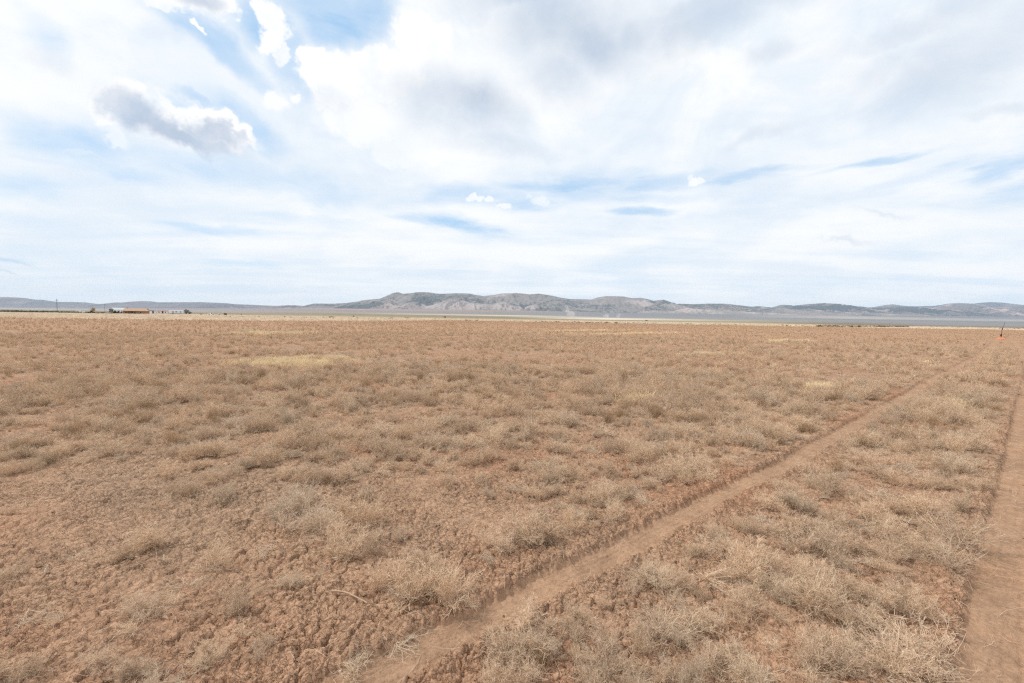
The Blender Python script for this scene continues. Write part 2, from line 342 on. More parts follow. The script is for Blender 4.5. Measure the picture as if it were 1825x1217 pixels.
# ---- soil material
def soil_material(name, track=False):
    mt, t, b = new_mat(name)
    geo = t.n.new('ShaderNodeNewGeometry'); p = geo.outputs['Position']
    base = attr(t, 'soil', True); rut = attr(t, 'rut')
    n1 = t.noise(p, 1.1, 5, 0.6); n2 = t.noise(p, 9, 6, 0.65); n3 = t.noise(p, 60, 4, 0.6)
    c = t.mix(t.ramp(n1, 0.35, 0.68), t.mix(1.0, base, (0.96, 0.93, 0.91), 'MULTIPLY'), t.mix(1.0, base, (1.08, 1.04, 1.0), 'MULTIPLY'))
    red = t.mix(1.0, base, (1.02, 0.92, 0.87), 'MULTIPLY')
    c = t.mix(t.ramp(t.noise(p, 2.3, 5, 0.6, 0.5), 0.52, 0.72, 0, 0.55), c, red)
    c = t.mix(t.ramp(n2, 0.3, 0.7), t.mix(1.0, c, (0.84, 0.82, 0.80), 'MULTIPLY'), t.mix(1.0, c, (1.14, 1.13, 1.12), 'MULTIPLY'))
    c = t.mix(t.ramp(n3, 0.25, 0.75), t.mix(1.0, c, (0.84, 0.83, 0.82), 'MULTIPLY'), t.mix(1.0, c, (1.14, 1.14, 1.14), 'MULTIPLY'))
    t.l.new(c, b.inputs['Base Color'])
    bp = t.n.new('ShaderNodeBump'); bp.inputs['Strength'].default_value = 0.9; bp.inputs['Distance'].default_value = 0.012
    hh = t.math('ADD', t.math('MULTIPLY', t.noise(p, 45, 6, 0.65), 1.0), t.math('MULTIPLY', t.noise(p, 160, 3, 0.6), 0.35))
    if track:
        hh = t.math('MULTIPLY', hh, 1.1)
    else:
        pw = t.vec('ADD', p, t.vec('SCALE', t.vec('SUBTRACT', t.noise(p, 9, 4, 0.65, out=1), (0.5, 0.5, 0.5)), scale=0.10))
        for sc_, wd_, am_ in ((13.0, 0.05, 0.95), (31.0, 0.08, 0.6)):
            vo = t.n.new('ShaderNodeTexVoronoi'); vo.feature = 'DISTANCE_TO_EDGE'; t.l.new(pw, vo.inputs['Vector']); vo.inputs['Scale'].default_value = sc_
            hh = t.math('ADD', hh, t.math('MULTIPLY', t.ramp(vo.outputs['Distance'], 0.0, wd_, 0.0, am_), t.ramp(t.noise(p, 1.7, 3, 0.5), 0.35, 0.6, 0.45, 1.0)))
    t.l.new(hh, bp.inputs['Height']); t.l.new(bp.outputs[0], b.inputs['Normal'])
    return mt
M_SOIL = soil_material('dry_soil'); M_TRACK = soil_material('packed_track_soil', True)

# ---- ground sheet, fine near the camera and coarser with distance, out to the horizon
def build_ground():
    az = np.concatenate([np.linspace(-180, -62, 40, endpoint=False), np.linspace(-62, 62, 1150, endpoint=False), np.linspace(62, 180, 40)]) * PI / 180
    rr = [0.25]
    while rr[-1] < 17000:
        r_ = rr[-1]
        if r_ < 1.2: st = 0.012
        elif r_ < 6: st = 0.0025 * r_
        elif r_ < 34: st = 0.0040 * r_
        elif r_ < 500: st = min(0.0040 * r_ * (r_ / 34) ** 0.7, 0.03 * r_)
        elif r_ < 9500: st = 0.025 * r_
        else: st = 0.10 * r_
        rr.append(r_ + st)
    rr = np.array(rr); na, nr = len(az), len(rr)
    A, RR = np.meshgrid(az, rr)
    X = (RR * np.sin(A)).ravel(); Y = (RR * np.cos(A)).ravel(); Rf = RR.ravel()
    z, rut, crack, edge = ground_z(X, Y)
    Z = z + bajada_z(X, Y) + 1.2 * vnoise(X * 0.004, Y * 0.004, 7) * sst(Rf, 250, 2500)
    # --- colours of the ground itself
    px = CX + F_PX * X / np.maximum(Y, 0.5); front = Y > 0.5
    e = np.where(front, F_PX * (Z - EYE) / np.maximum(Y, 0.5), -50)          # pixels above (+) or below (-) the level line
    soil = np.array(S(202, 167, 139, 0.77)); soil_red = np.array(S(199, 155, 125, 0.76)); litter = np.array(S(196, 168, 142, 0.76))
    packed = np.array(S(200, 165, 136, 0.68)); straw = np.array(S(220, 204, 184, 0.76)); far_field = np.array(S(199, 162, 131, 0.75))
    n1 = fbm(X * 0.35, Y * 0.35, 4, 201); n2 = fbm(X * 0.06, Y * 0.06, 4, 203)
    col = np.tile(soil, (len(X), 1))
    def blend(c, f): 
        nonlocal col
        f = np.clip(f, 0, 1)[:, None]; col = col * (1 - f) + np.asarray(c) * f
    blend(soil_red, 0.8 * sst(n1, 0.0, 0.4)); blend(litter, 0.6 * sst(-n1, 0.0, 0.35))
    blend(far_field, sst(Rf, 12, 70)); blend(litter, 0.5 * sst(n2, 0.05, 0.35) * sst(Rf, 20, 50))
    blend(packed, rut * (Rf < 80))
    # far bands: columns and their colours by height above the level line
    yb = tab(px, FIELD_END) - (566.5 + 0.0159 * (px - 912.5)) ; yb = yb + 0.9 * fbm(px * 0.03, px * 0, 3, 211) + 1.2 * fbm(X * 0.03, Y * 0.03, 3, 213)
    beyond = front & (e > -yb)
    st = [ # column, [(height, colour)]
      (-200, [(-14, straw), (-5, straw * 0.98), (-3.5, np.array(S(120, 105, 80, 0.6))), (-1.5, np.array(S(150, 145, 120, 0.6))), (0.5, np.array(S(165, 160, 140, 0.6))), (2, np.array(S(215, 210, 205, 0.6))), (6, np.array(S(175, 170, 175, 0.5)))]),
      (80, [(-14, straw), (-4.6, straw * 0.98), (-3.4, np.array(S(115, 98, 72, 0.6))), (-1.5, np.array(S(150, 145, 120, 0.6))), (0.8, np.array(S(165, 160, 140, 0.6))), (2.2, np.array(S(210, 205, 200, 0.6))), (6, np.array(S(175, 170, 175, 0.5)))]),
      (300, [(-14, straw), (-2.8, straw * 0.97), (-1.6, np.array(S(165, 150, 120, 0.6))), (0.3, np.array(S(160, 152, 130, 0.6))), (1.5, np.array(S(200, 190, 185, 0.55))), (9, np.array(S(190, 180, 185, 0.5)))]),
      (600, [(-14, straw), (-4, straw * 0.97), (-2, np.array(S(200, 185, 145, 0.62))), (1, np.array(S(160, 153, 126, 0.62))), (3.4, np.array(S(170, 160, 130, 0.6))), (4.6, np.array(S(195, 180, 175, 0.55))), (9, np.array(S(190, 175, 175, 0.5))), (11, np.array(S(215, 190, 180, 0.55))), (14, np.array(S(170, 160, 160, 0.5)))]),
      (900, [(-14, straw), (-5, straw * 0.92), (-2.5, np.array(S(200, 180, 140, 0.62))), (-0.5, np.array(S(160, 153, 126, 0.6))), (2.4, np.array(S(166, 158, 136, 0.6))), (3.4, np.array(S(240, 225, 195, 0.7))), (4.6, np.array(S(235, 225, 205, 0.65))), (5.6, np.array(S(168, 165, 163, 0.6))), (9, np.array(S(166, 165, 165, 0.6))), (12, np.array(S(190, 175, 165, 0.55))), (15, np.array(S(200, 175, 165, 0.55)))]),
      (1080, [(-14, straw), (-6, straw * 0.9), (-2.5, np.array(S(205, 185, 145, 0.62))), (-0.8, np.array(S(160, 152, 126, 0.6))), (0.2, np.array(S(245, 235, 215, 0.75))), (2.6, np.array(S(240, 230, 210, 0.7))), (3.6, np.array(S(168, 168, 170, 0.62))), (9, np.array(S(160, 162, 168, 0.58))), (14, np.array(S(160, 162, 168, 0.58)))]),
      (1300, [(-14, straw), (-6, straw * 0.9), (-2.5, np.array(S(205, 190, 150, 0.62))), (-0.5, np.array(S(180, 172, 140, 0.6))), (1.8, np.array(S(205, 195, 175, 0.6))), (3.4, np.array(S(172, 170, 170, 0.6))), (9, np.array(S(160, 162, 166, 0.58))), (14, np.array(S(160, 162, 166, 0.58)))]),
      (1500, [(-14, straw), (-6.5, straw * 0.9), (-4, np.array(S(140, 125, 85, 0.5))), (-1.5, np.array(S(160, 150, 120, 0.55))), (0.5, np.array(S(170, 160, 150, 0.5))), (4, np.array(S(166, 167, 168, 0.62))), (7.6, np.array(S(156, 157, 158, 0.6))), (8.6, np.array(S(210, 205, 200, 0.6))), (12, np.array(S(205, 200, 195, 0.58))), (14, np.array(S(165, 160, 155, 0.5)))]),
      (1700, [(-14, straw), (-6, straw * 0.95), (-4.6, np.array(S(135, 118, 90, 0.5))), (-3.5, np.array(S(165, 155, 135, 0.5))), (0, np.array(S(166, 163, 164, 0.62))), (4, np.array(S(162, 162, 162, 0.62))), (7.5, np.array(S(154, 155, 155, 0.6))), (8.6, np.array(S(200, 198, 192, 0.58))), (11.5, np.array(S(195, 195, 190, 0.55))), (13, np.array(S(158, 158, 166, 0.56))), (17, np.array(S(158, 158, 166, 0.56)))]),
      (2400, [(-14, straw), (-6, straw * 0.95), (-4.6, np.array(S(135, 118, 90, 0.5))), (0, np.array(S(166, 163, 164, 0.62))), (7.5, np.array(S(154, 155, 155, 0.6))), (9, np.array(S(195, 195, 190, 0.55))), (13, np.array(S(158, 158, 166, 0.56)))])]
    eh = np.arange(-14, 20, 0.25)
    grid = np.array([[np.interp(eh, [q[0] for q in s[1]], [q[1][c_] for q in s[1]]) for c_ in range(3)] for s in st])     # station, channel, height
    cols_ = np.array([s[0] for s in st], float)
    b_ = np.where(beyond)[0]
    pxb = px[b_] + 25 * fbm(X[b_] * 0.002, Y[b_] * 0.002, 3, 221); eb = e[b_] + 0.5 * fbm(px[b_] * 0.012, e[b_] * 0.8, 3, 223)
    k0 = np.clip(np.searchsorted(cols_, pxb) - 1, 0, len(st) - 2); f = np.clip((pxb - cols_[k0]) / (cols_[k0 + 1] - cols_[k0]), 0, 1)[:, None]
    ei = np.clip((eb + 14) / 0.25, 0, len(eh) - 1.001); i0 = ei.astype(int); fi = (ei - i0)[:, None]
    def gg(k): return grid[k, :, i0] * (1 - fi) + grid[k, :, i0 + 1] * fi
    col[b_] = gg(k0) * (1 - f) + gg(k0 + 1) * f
    col *= (1 + 0.12 * fbm(X * 0.02, Y * 0.02, 4, 231) * sst(Rf, 60, 200))[:, None]
    verts = np.stack([X, Y, Z], 1)
    i = np.arange(nr - 1)[:, None] * na; j = np.arange(na - 1)[None, :]
    a = i + j
    faces = np.stack([a, a + na, a + na + 1, a + 1], -1).reshape(-1, 4)
    seam = np.stack([i[:, 0] + na - 1, i[:, 0] + 2 * na - 1, i[:, 0] + na, i[:, 0]], -1)
    cap_c = len(verts)
    inner = np.stack([np.arange(0, na - 1), np.arange(1, na), np.full(na - 1, cap_c), np.full(na - 1, cap_c)], 1)
    fr = rut[faces].mean(1); rad = Rf[faces[:, 0]]
    trk = (fr > 0.5) & (rad < 110)
    attrs = {'soil': col, 'rut': rut}
    def sub(name, fsel, mat, **pr):
        used = np.zeros(len(verts), bool); used[fsel.ravel()] = True
        idx = np.cumsum(used) - 1
        me = mesh_from(name, verts[used], idx[fsel], mat, {k_: v[used] for k_, v in attrs.items()})
        return obj(name, me, **pr)
    sub('ground', faces[~trk], M_SOIL, kind='structure')
    sub('dirt_track', faces[trk], M_TRACK, kind='structure')
build_ground()

# ------------------------------------------------------------------ hills and far ranges
def hill_material(name, rock, pale, tree, tree_amt, pale_amt, pink_spots=(), shadow_tree_spots=()):
    mt, t, b = new_mat(name)
    geo = t.n.new('ShaderNodeNewGeometry'); p = geo.outputs['Position']
    big = t.noise(p, 0.0011, 6, 0.6, 0.6); fine = t.noise(p, 0.012, 5, 0.7); fin2 = t.noise(t.mapping(p, scale=(1, 0.5, 1)), 0.028, 3, 0.7)
    pm = t.ramp(big, 0.52 - pale_amt, 0.66 - pale_amt)
    for (x, y, rx, ry) in pink_spots:
        v = t.mapping(t.vec('ADD', p, t.vec('SCALE', t.vec('SUBTRACT', t.noise(p, 0.004, 5, 0.65, out=1), (0.5, 0.5, 0.5)), scale=900)), (x, y, 0), (0, 0, 0), (rx, ry, 99999), 'TEXTURE')
        pm = t.math('MAXIMUM', pm, t.ramp(t.vec('LENGTH', v), 0.7, 1.1, 1.0, 0.0))
    c = t.mix(pm, rock, pale)
    c = t.mix(t.ramp(t.noise(p, 0.003, 4, 0.6), 0.45, 0.65, 0, 0.6), c, t.mix(1.0, c, (1.05, 0.95, 0.93), 'MULTIPLY'))
    tm = t.math('ADD', t.math('MULTIPLY', fine, 0.55), t.math('MULTIPLY', fin2, 0.45))
    dens = t.ramp(t.noise(p, 0.0007, 5, 0.6, 0.4), 0.36, 0.62, -0.09, 0.09)
    for (x, y, rx, ry) in shadow_tree_spots:  # patches of thicker tree colour; some of them paint in cloud shadow
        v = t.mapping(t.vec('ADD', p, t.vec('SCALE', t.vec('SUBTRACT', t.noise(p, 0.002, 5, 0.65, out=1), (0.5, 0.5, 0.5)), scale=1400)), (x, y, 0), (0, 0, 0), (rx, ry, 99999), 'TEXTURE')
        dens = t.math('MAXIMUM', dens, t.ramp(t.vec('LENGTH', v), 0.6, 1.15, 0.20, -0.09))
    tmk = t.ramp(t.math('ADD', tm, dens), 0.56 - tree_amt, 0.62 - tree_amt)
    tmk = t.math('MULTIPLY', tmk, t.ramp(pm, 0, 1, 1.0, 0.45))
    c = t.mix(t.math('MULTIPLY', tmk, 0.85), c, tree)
    t.l.new(c, b.inputs['Base Color'])
    return mt

def ridge(name, sky_pts, Yc, Yf, Yb, mat, dx, rows, seed, spur=0.5, spur_w=420, foot=1.0, rnd=0.02, **props):
    """a mountain range: its crest line stands at depth Yc, spurs run down to Yf in front and Yb behind"""
    sp = np.array([at_depth(px, py, Yc)[::2] for px, py in sky_pts])             # X, Z of the crest
    xs = np.arange(sp[0, 0], sp[-1, 0] + dx, dx)
    ys = np.concatenate([np.linspace(Yf, Yc, rows), np.linspace(Yc, Yb, rows // 3)[1:]])
    X, Y = np.meshgrid(xs, ys); X = X.ravel(); Y = Y.ravel()
    H = np.interp(X, sp[:, 0], sp[:, 1]); H = H + 0.35 * rnd * H * fbm(X / 90, X * 0, 3, seed + 5)
    base = bajada_z(X, np.minimum(Y, 8600 + 0 * Y))
    s = np.where(Y <= Yc, (Y - Yf) / (Yc - Yf), 1 - (Y - Yc) / (Yb - Yc))
    wob = fbm(X / (spur_w * 2.5), Y / (spur_w * 4), 3, seed + 9) * spur_w * 0.9
    rd = 1 - np.abs(fbm((X + wob) / spur_w, Y / (spur_w * 3.2), 4, seed, 0.55)) * 2.2
    rd2 = 1 - np.abs(fbm((X + wob) / (spur_w * 0.33), Y / (spur_w * 0.9), 4, seed + 31, 0.6)) * 2.2
    fr = fbm(X / (spur_w * 3.5), X * 0 + 3.3, 3, seed + 21)
    s2 = np.clip((s - 0.12 * (0.6 + fr)) / (1 - 0.12 * (0.6 + fr)), 0, 1)
    prof = s2 ** (1.15 * foot)
    bump = (spur * (rd - 0.35) + 0.13 * spur * (rd2 - 0.4)) * prof * (1 - s2 ** 3) * 1.3
    h = H * np.clip(prof + bump, 0, 1.0)
    lim = EYE + (H - EYE) * Y / Yc                                             # slopes in front never stand above the crest line
    h = np.where(Y < Yc, np.minimum(h, lim * 0.985 + 0.0), h)
    h = np.where(Y >= Yc, H * np.clip(s2, 0, 1) ** 0.8, h)
    Z = np.maximum(h, -30) * 1.0
    Z = np.where(s <= 0.001, -40, np.maximum(Z, base * 0 - 40))
    nx, ny = len(xs), len(ys)
    a = (np.arange(ny - 1)[:, None] * nx + np.arange(nx - 1)[None, :])
    faces = np.stack([a, a + 1, a + nx + 1, a + nx], -1).reshape(-1, 4)
    me = mesh_from(name, np.stack([X, Y, Z], 1), faces, mat)
    return obj(name, me, kind='structure')

LEFT = [(-420, 527), (-200, 528), (0, 529), (20, 529.5), (45, 531), (60, 534), (75, 534), (85, 536.5), (105, 538), (125, 538), (150, 538.5), (162, 540), (172, 542), (187, 542), (200, 541.5), (210, 540), (225, 540), (235, 538), (250, 536.5), (270, 536.8), (280, 538.5),
        (320, 538.5), (360, 538.3), (400, 540), (420, 542), (450, 543), (480, 544.5), (500, 545), (520, 545.4), (550, 547), (600, 549), (700, 553), (760, 560)]
CENT = [(430, 556), (480, 547), (495, 545), (513, 543.5), (530, 544), (546, 545.5), (558, 541), (570, 540.8), (592, 541), (615, 540), (635, 537.5), (650, 534.5), (662, 533.5), (675, 532.5), (690, 527), (700, 522), (710, 520.5), (718, 523.5), (735, 522), (745, 520.3),
        (765, 521), (782, 523.5), (800, 523), (812, 522.3), (838, 523), (845, 525), (862, 527.5), (880, 525.5), (895, 522.8), (920, 522), (945, 524.5), (960, 523), (985, 527), (1000, 530.5), (1015, 532.5), (1035, 533), (1055, 533.5), (1065, 530), (1080, 527.5),
        (1110, 528), (1125, 531), (1142, 530.5), (1155, 533), (1163, 536), (1183, 534), (1195, 538), (1203, 542.3), (1210, 541), (1235, 542), (1262, 541), (1290, 541), (1310, 543), (1340, 546.5), (1352, 545), (1365, 547), (1390, 549), (1430, 553), (1480, 556), (1560, 558), (1640, 561), (1700, 566)]
RIGHT = [(1300, 556), (1378, 547.5), (1390, 543.5), (1400, 543), (1410, 545), (1440, 542), (1470, 540), (1490, 543.5), (1520, 546.5), (1545, 548), (1570, 547.5), (1600, 545.5), (1625, 545.5), (1650, 549), (1665, 549.4), (1691, 542), (1709, 543.7), (1720, 546.6),
         (1742, 546.8), (1763, 547.4), (1783, 547.6), (1803, 547), (1825, 545.6), (1900, 544), (2000, 547), (2200, 545)]
FAR = [(1450, 552), (1555, 547.6), (1575, 544), (1590, 542), (1605, 544), (1625, 546), (1640, 545.5), (1665, 545), (1691, 541), (1711, 540), (1735, 541), (1752, 539), (1763, 538.3), (1788, 539), (1803, 541), (1825, 543.5), (1900, 543), (2100, 545), (2200, 547)]
FOOT = [(600, 556), (660, 553), (680, 547), (693, 538), (701, 535.5), (712, 540), (722, 541), (730, 538.6), (740, 543), (753, 541), (765, 545), (780, 541), (792, 535.5), (803, 532.8), (817, 533.2), (827, 536), (838, 539.5), (855, 541), (868, 542.3), (879, 542), (887, 538), (903, 538.8), (913, 544), (928, 548.5),
        (940, 545), (955, 542), (965, 544), (985, 549), (1010, 552), (1050, 551), (1100, 553), (1150, 552.5), (1190, 554), (1215, 551), (1226, 548), (1240, 551), (1290, 554), (1340, 556), (1400, 559), (1460, 562)]
def spot(px, py, Y, rx, ry):
    x, y, z = at_depth(px, py, Y); return (x, y, rx, ry)
ROCK = S(166, 158, 153, 0.62); PALE = S(200, 188, 182, 0.64); TREE = S(94, 102, 104, 0.58)
ridge('mesa_range', LEFT, 14500, 11500, 17300, hill_material('far_mesa', S(150, 140, 140, 0.6), S(180, 165, 160, 0.6), S(105, 108, 110, 0.55), 0.02, -0.02), 45, 60, 11, 0.35, 700)
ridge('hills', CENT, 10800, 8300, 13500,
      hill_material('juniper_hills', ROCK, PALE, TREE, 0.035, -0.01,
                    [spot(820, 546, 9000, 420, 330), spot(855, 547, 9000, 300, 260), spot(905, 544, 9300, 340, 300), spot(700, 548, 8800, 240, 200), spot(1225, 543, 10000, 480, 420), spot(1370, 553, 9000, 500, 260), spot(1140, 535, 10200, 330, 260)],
                    [spot(990, 547, 9200, 620, 420), spot(1100, 550, 9000, 900, 420), spot(1200, 553, 8900, 700, 300), spot(640, 540, 9800, 700, 500), spot(760, 533, 9900, 420, 420), spot(930, 540, 9600, 300, 200)]), 18, 110, 23, 0.46, 620, 1.35)  # dark patches right of centre paint cloud shadow as denser juniper colour
ridge('foothills', FOOT, 9700, 8350, 10900, hill_material('pale_foothills', S(170, 160, 155, 0.66), S(204, 190, 184, 0.66), S(112, 112, 104, 0.55), -0.03, 0.06, [spot(825, 546, 9300, 500, 300), spot(900, 546, 9300, 400, 300)], [spot(1080, 551, 9300, 900, 400), spot(990, 550, 9300, 300, 300)]), 12, 70, 53, 0.5, 260)  # both dark patches are cloud shadow put into the tree colour
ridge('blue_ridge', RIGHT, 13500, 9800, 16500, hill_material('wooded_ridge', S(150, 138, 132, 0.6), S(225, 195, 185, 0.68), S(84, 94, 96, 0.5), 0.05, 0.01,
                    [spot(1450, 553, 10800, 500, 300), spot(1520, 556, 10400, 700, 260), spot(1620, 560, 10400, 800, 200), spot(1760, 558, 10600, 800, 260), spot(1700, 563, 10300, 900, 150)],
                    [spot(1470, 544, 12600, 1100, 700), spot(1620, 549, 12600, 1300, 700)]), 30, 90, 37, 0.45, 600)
ridge('far_range', FAR, 15600, 14000, 17400, hill_material('far_range_rock', S(150, 145, 148, 0.6), S(180, 172, 170, 0.6), S(110, 116, 122, 0.6), 0.02, 0.0), 60, 50, 43, 0.35, 900)

# ------------------------------------------------------------------ air
def box_mesh(name, lo, hi, mat=None):
    v = np.array([(x, y, z) for x in (lo[0], hi[0]) for y in (lo[1], hi[1]) for z in (lo[2], hi[2])], float)
    f = np.array([(0, 1, 3, 2), (4, 6, 7, 5), (0, 4, 5, 1), (2, 3, 7, 6), (0, 2, 6, 4), (1, 5, 7, 3)])
    return mesh_from(name, v, f, mat, smooth=False)
def vol_mat(name, dens, col):
    mt = bpy.data.materials.new(name); mt.use_nodes = True; nt = mt.node_tree; nt.nodes.clear()
    o = nt.nodes.new('ShaderNodeOutputMaterial'); v = nt.nodes.new('ShaderNodeVolumePrincipled')
    v.inputs['Color'].default_value = (*col, 1); v.inputs['Density'].default_value = dens; v.inputs['Anisotropy'].default_value = 0.0
    nt.links.new(v.outputs[0], o.inputs['Volume']); return mt
HAZE = 2.5e-5
if HAZE: obj('haze', box_mesh('haze', (-26500, -17300, -60), (26500, 17600, 830), vol_mat('thin_haze', HAZE, (0.62, 0.80, 1.0))), kind='stuff')

# ------------------------------------------------------------------ dry plants
RNG = np.random.default_rng(7)
def unit(v): return v / np.maximum(np.linalg.norm(v, axis=-1, keepdims=True), 1e-9)
def curves(start, direc, length, N, rng, wob=0.25, lift=0.0):
    """M bent twigs of N points from start along direc"""
    M = len(start); d = unit(direc); P_ = np.zeros((M, N, 3)); P_[:, 0] = start
    step = (length / (N - 1))[:, None]
    bend = rng.normal(0, wob, (M, 3)); bend[:, 2] += lift
    for i in range(1, N):
        d = unit(d + bend * 0.5 + rng.normal(0, wob * 0.7, (M, 3)))
        P_[:, i] = P_[:, i - 1] + d * step
    return P_
def branch(Par, n, rng, lo, hi, ln, spread, up, N, wob):
    M, K_, _ = Par.shape
    pi = rng.integers(0, M, n); t = rng.uniform(lo, hi, n) * (K_ - 1); i0 = np.minimum(t.astype(int), K_ - 2); f = (t - i0)[:, None]
    st = Par[pi, i0] * (1 - f) + Par[pi, i0 + 1] * f
    tang = unit(Par[pi, i0 + 1] - Par[pi, i0])
    d = unit(tang + rng.normal(0, spread, (n, 3)) + np.array([0, 0, up]))
    L = ln * rng.uniform(0.5, 1.25, n) * (1.1 - 0.5 * t / (K_ - 1))
    return curves(st, d, L, N, rng, wob)
def sweep(P_, r0, r1, sides, rng):
    """tapered twigs as thin prisms (sides 3) or narrow blades (sides 2)"""
    M, N, _ = P_.shape
    T = np.zeros_like(P_); T[:, 1:-1] = P_[:, 2:] - P_[:, :-2]; T[:, 0] = P_[:, 1] - P_[:, 0]; T[:, -1] = P_[:, -1] - P_[:, -2]; T = unit(T)
    ref = rng.normal(0, 1, (M, 1, 3)); U = unit(np.cross(T, ref)); V = np.cross(T, U)
    rad = (np.asarray(r0).reshape(-1, 1) * (1 - np.linspace(0, 1, N)) + np.asarray(r1).reshape(-1, 1) * np.linspace(0, 1, N))[..., None]
    rings = []
    for k in range(sides):
        a = 2 * PI * k / sides
        rings.append(P_ + rad * (math.cos(a) * U + math.sin(a) * V))
    W = np.stack(rings, 2)                                   # M,N,sides,3
    v = W.reshape(-1, 3)
    base = (np.arange(M)[:, None] * N + np.arange(N - 1)[None, :]) * sides
    fs = []
    for k in range(sides if sides > 2 else 1):
        k2 = (k + 1) % sides
        fs.append(np.stack([base + k, base + k2, base + sides + k2, base + sides + k], -1).reshape(-1, 4))
    return v, np.concatenate(fs)
def pack(parts):
    vs, fs, o = [], [], 0
    for v, f in parts: vs.append(v); fs.append(f + o); o += len(v)
    return np.concatenate(vs), np.concatenate(fs)

def twig_mat(name, c1, c2, dark, vary=0.14):
    mt, t, b = new_mat(name)
    oi = t.n.new('ShaderNodeObjectInfo'); geo = t.n.new('ShaderNodeNewGeometry')
    rp = geo.outputs['Random Per Island']
    c = t.mix(rp, c1, c2)
    c = t.mix(t.ramp(t.math('FRACT', t.math('MULTIPLY', rp, 17.3)), 0.72, 1.0, 0, 0.6), c, dark)
    g = t.ramp(oi.outputs['Random'], 0, 1, 1 - vary, 1 + vary, smooth=False)
    c = t.vec('SCALE', c, scale=g)
    warm = t.math('FRACT', t.math('MULTIPLY', oi.outputs['Random'], 7.77))
    c = t.mix(t.ramp(warm, 0, 1, 0, 0.55), c, t.mix(1.0, c, (1.03, 0.99, 0.92), 'MULTIPLY'))
    t.l.new(c, b.inputs['Base Color'])
    return mt
M_TWIG = twig_mat('dry_twigs', S(229, 203, 175, 1.0), S(210, 184, 157, 1.0), S(144, 120, 99, 0.85))
M_GREY = twig_mat('weathered_grey_twigs', S(228, 207, 182, 1.0), S(206, 185, 162, 1.0), S(150, 132, 116, 0.9))
M_BROWN = twig_mat('brown_stalks', S(200, 172, 140, 0.95), S(180, 152, 122, 0.95), S(135, 108, 84, 0.9))
M_STEM = twig_mat('pale_dry_stems', S(238, 216, 188, 1.0), S(218, 194, 166, 1.0), S(175, 148, 122, 0.9))
M_STRAW = twig_mat('straw_grass', S(246, 227, 192, 1.0), S(234, 213, 176, 1.0), S(200, 174, 140, 0.9))
M_GREEN = twig_mat('sagebrush_leaves', S(134, 124, 92, 0.6), S(112, 102, 74, 0.55), S(80, 66, 48, 0.5))

def clip_ground(P_):
    P_[..., 2] = np.maximum(P_[..., 2], 0.004 + 0 * P_[..., 2]); return P_

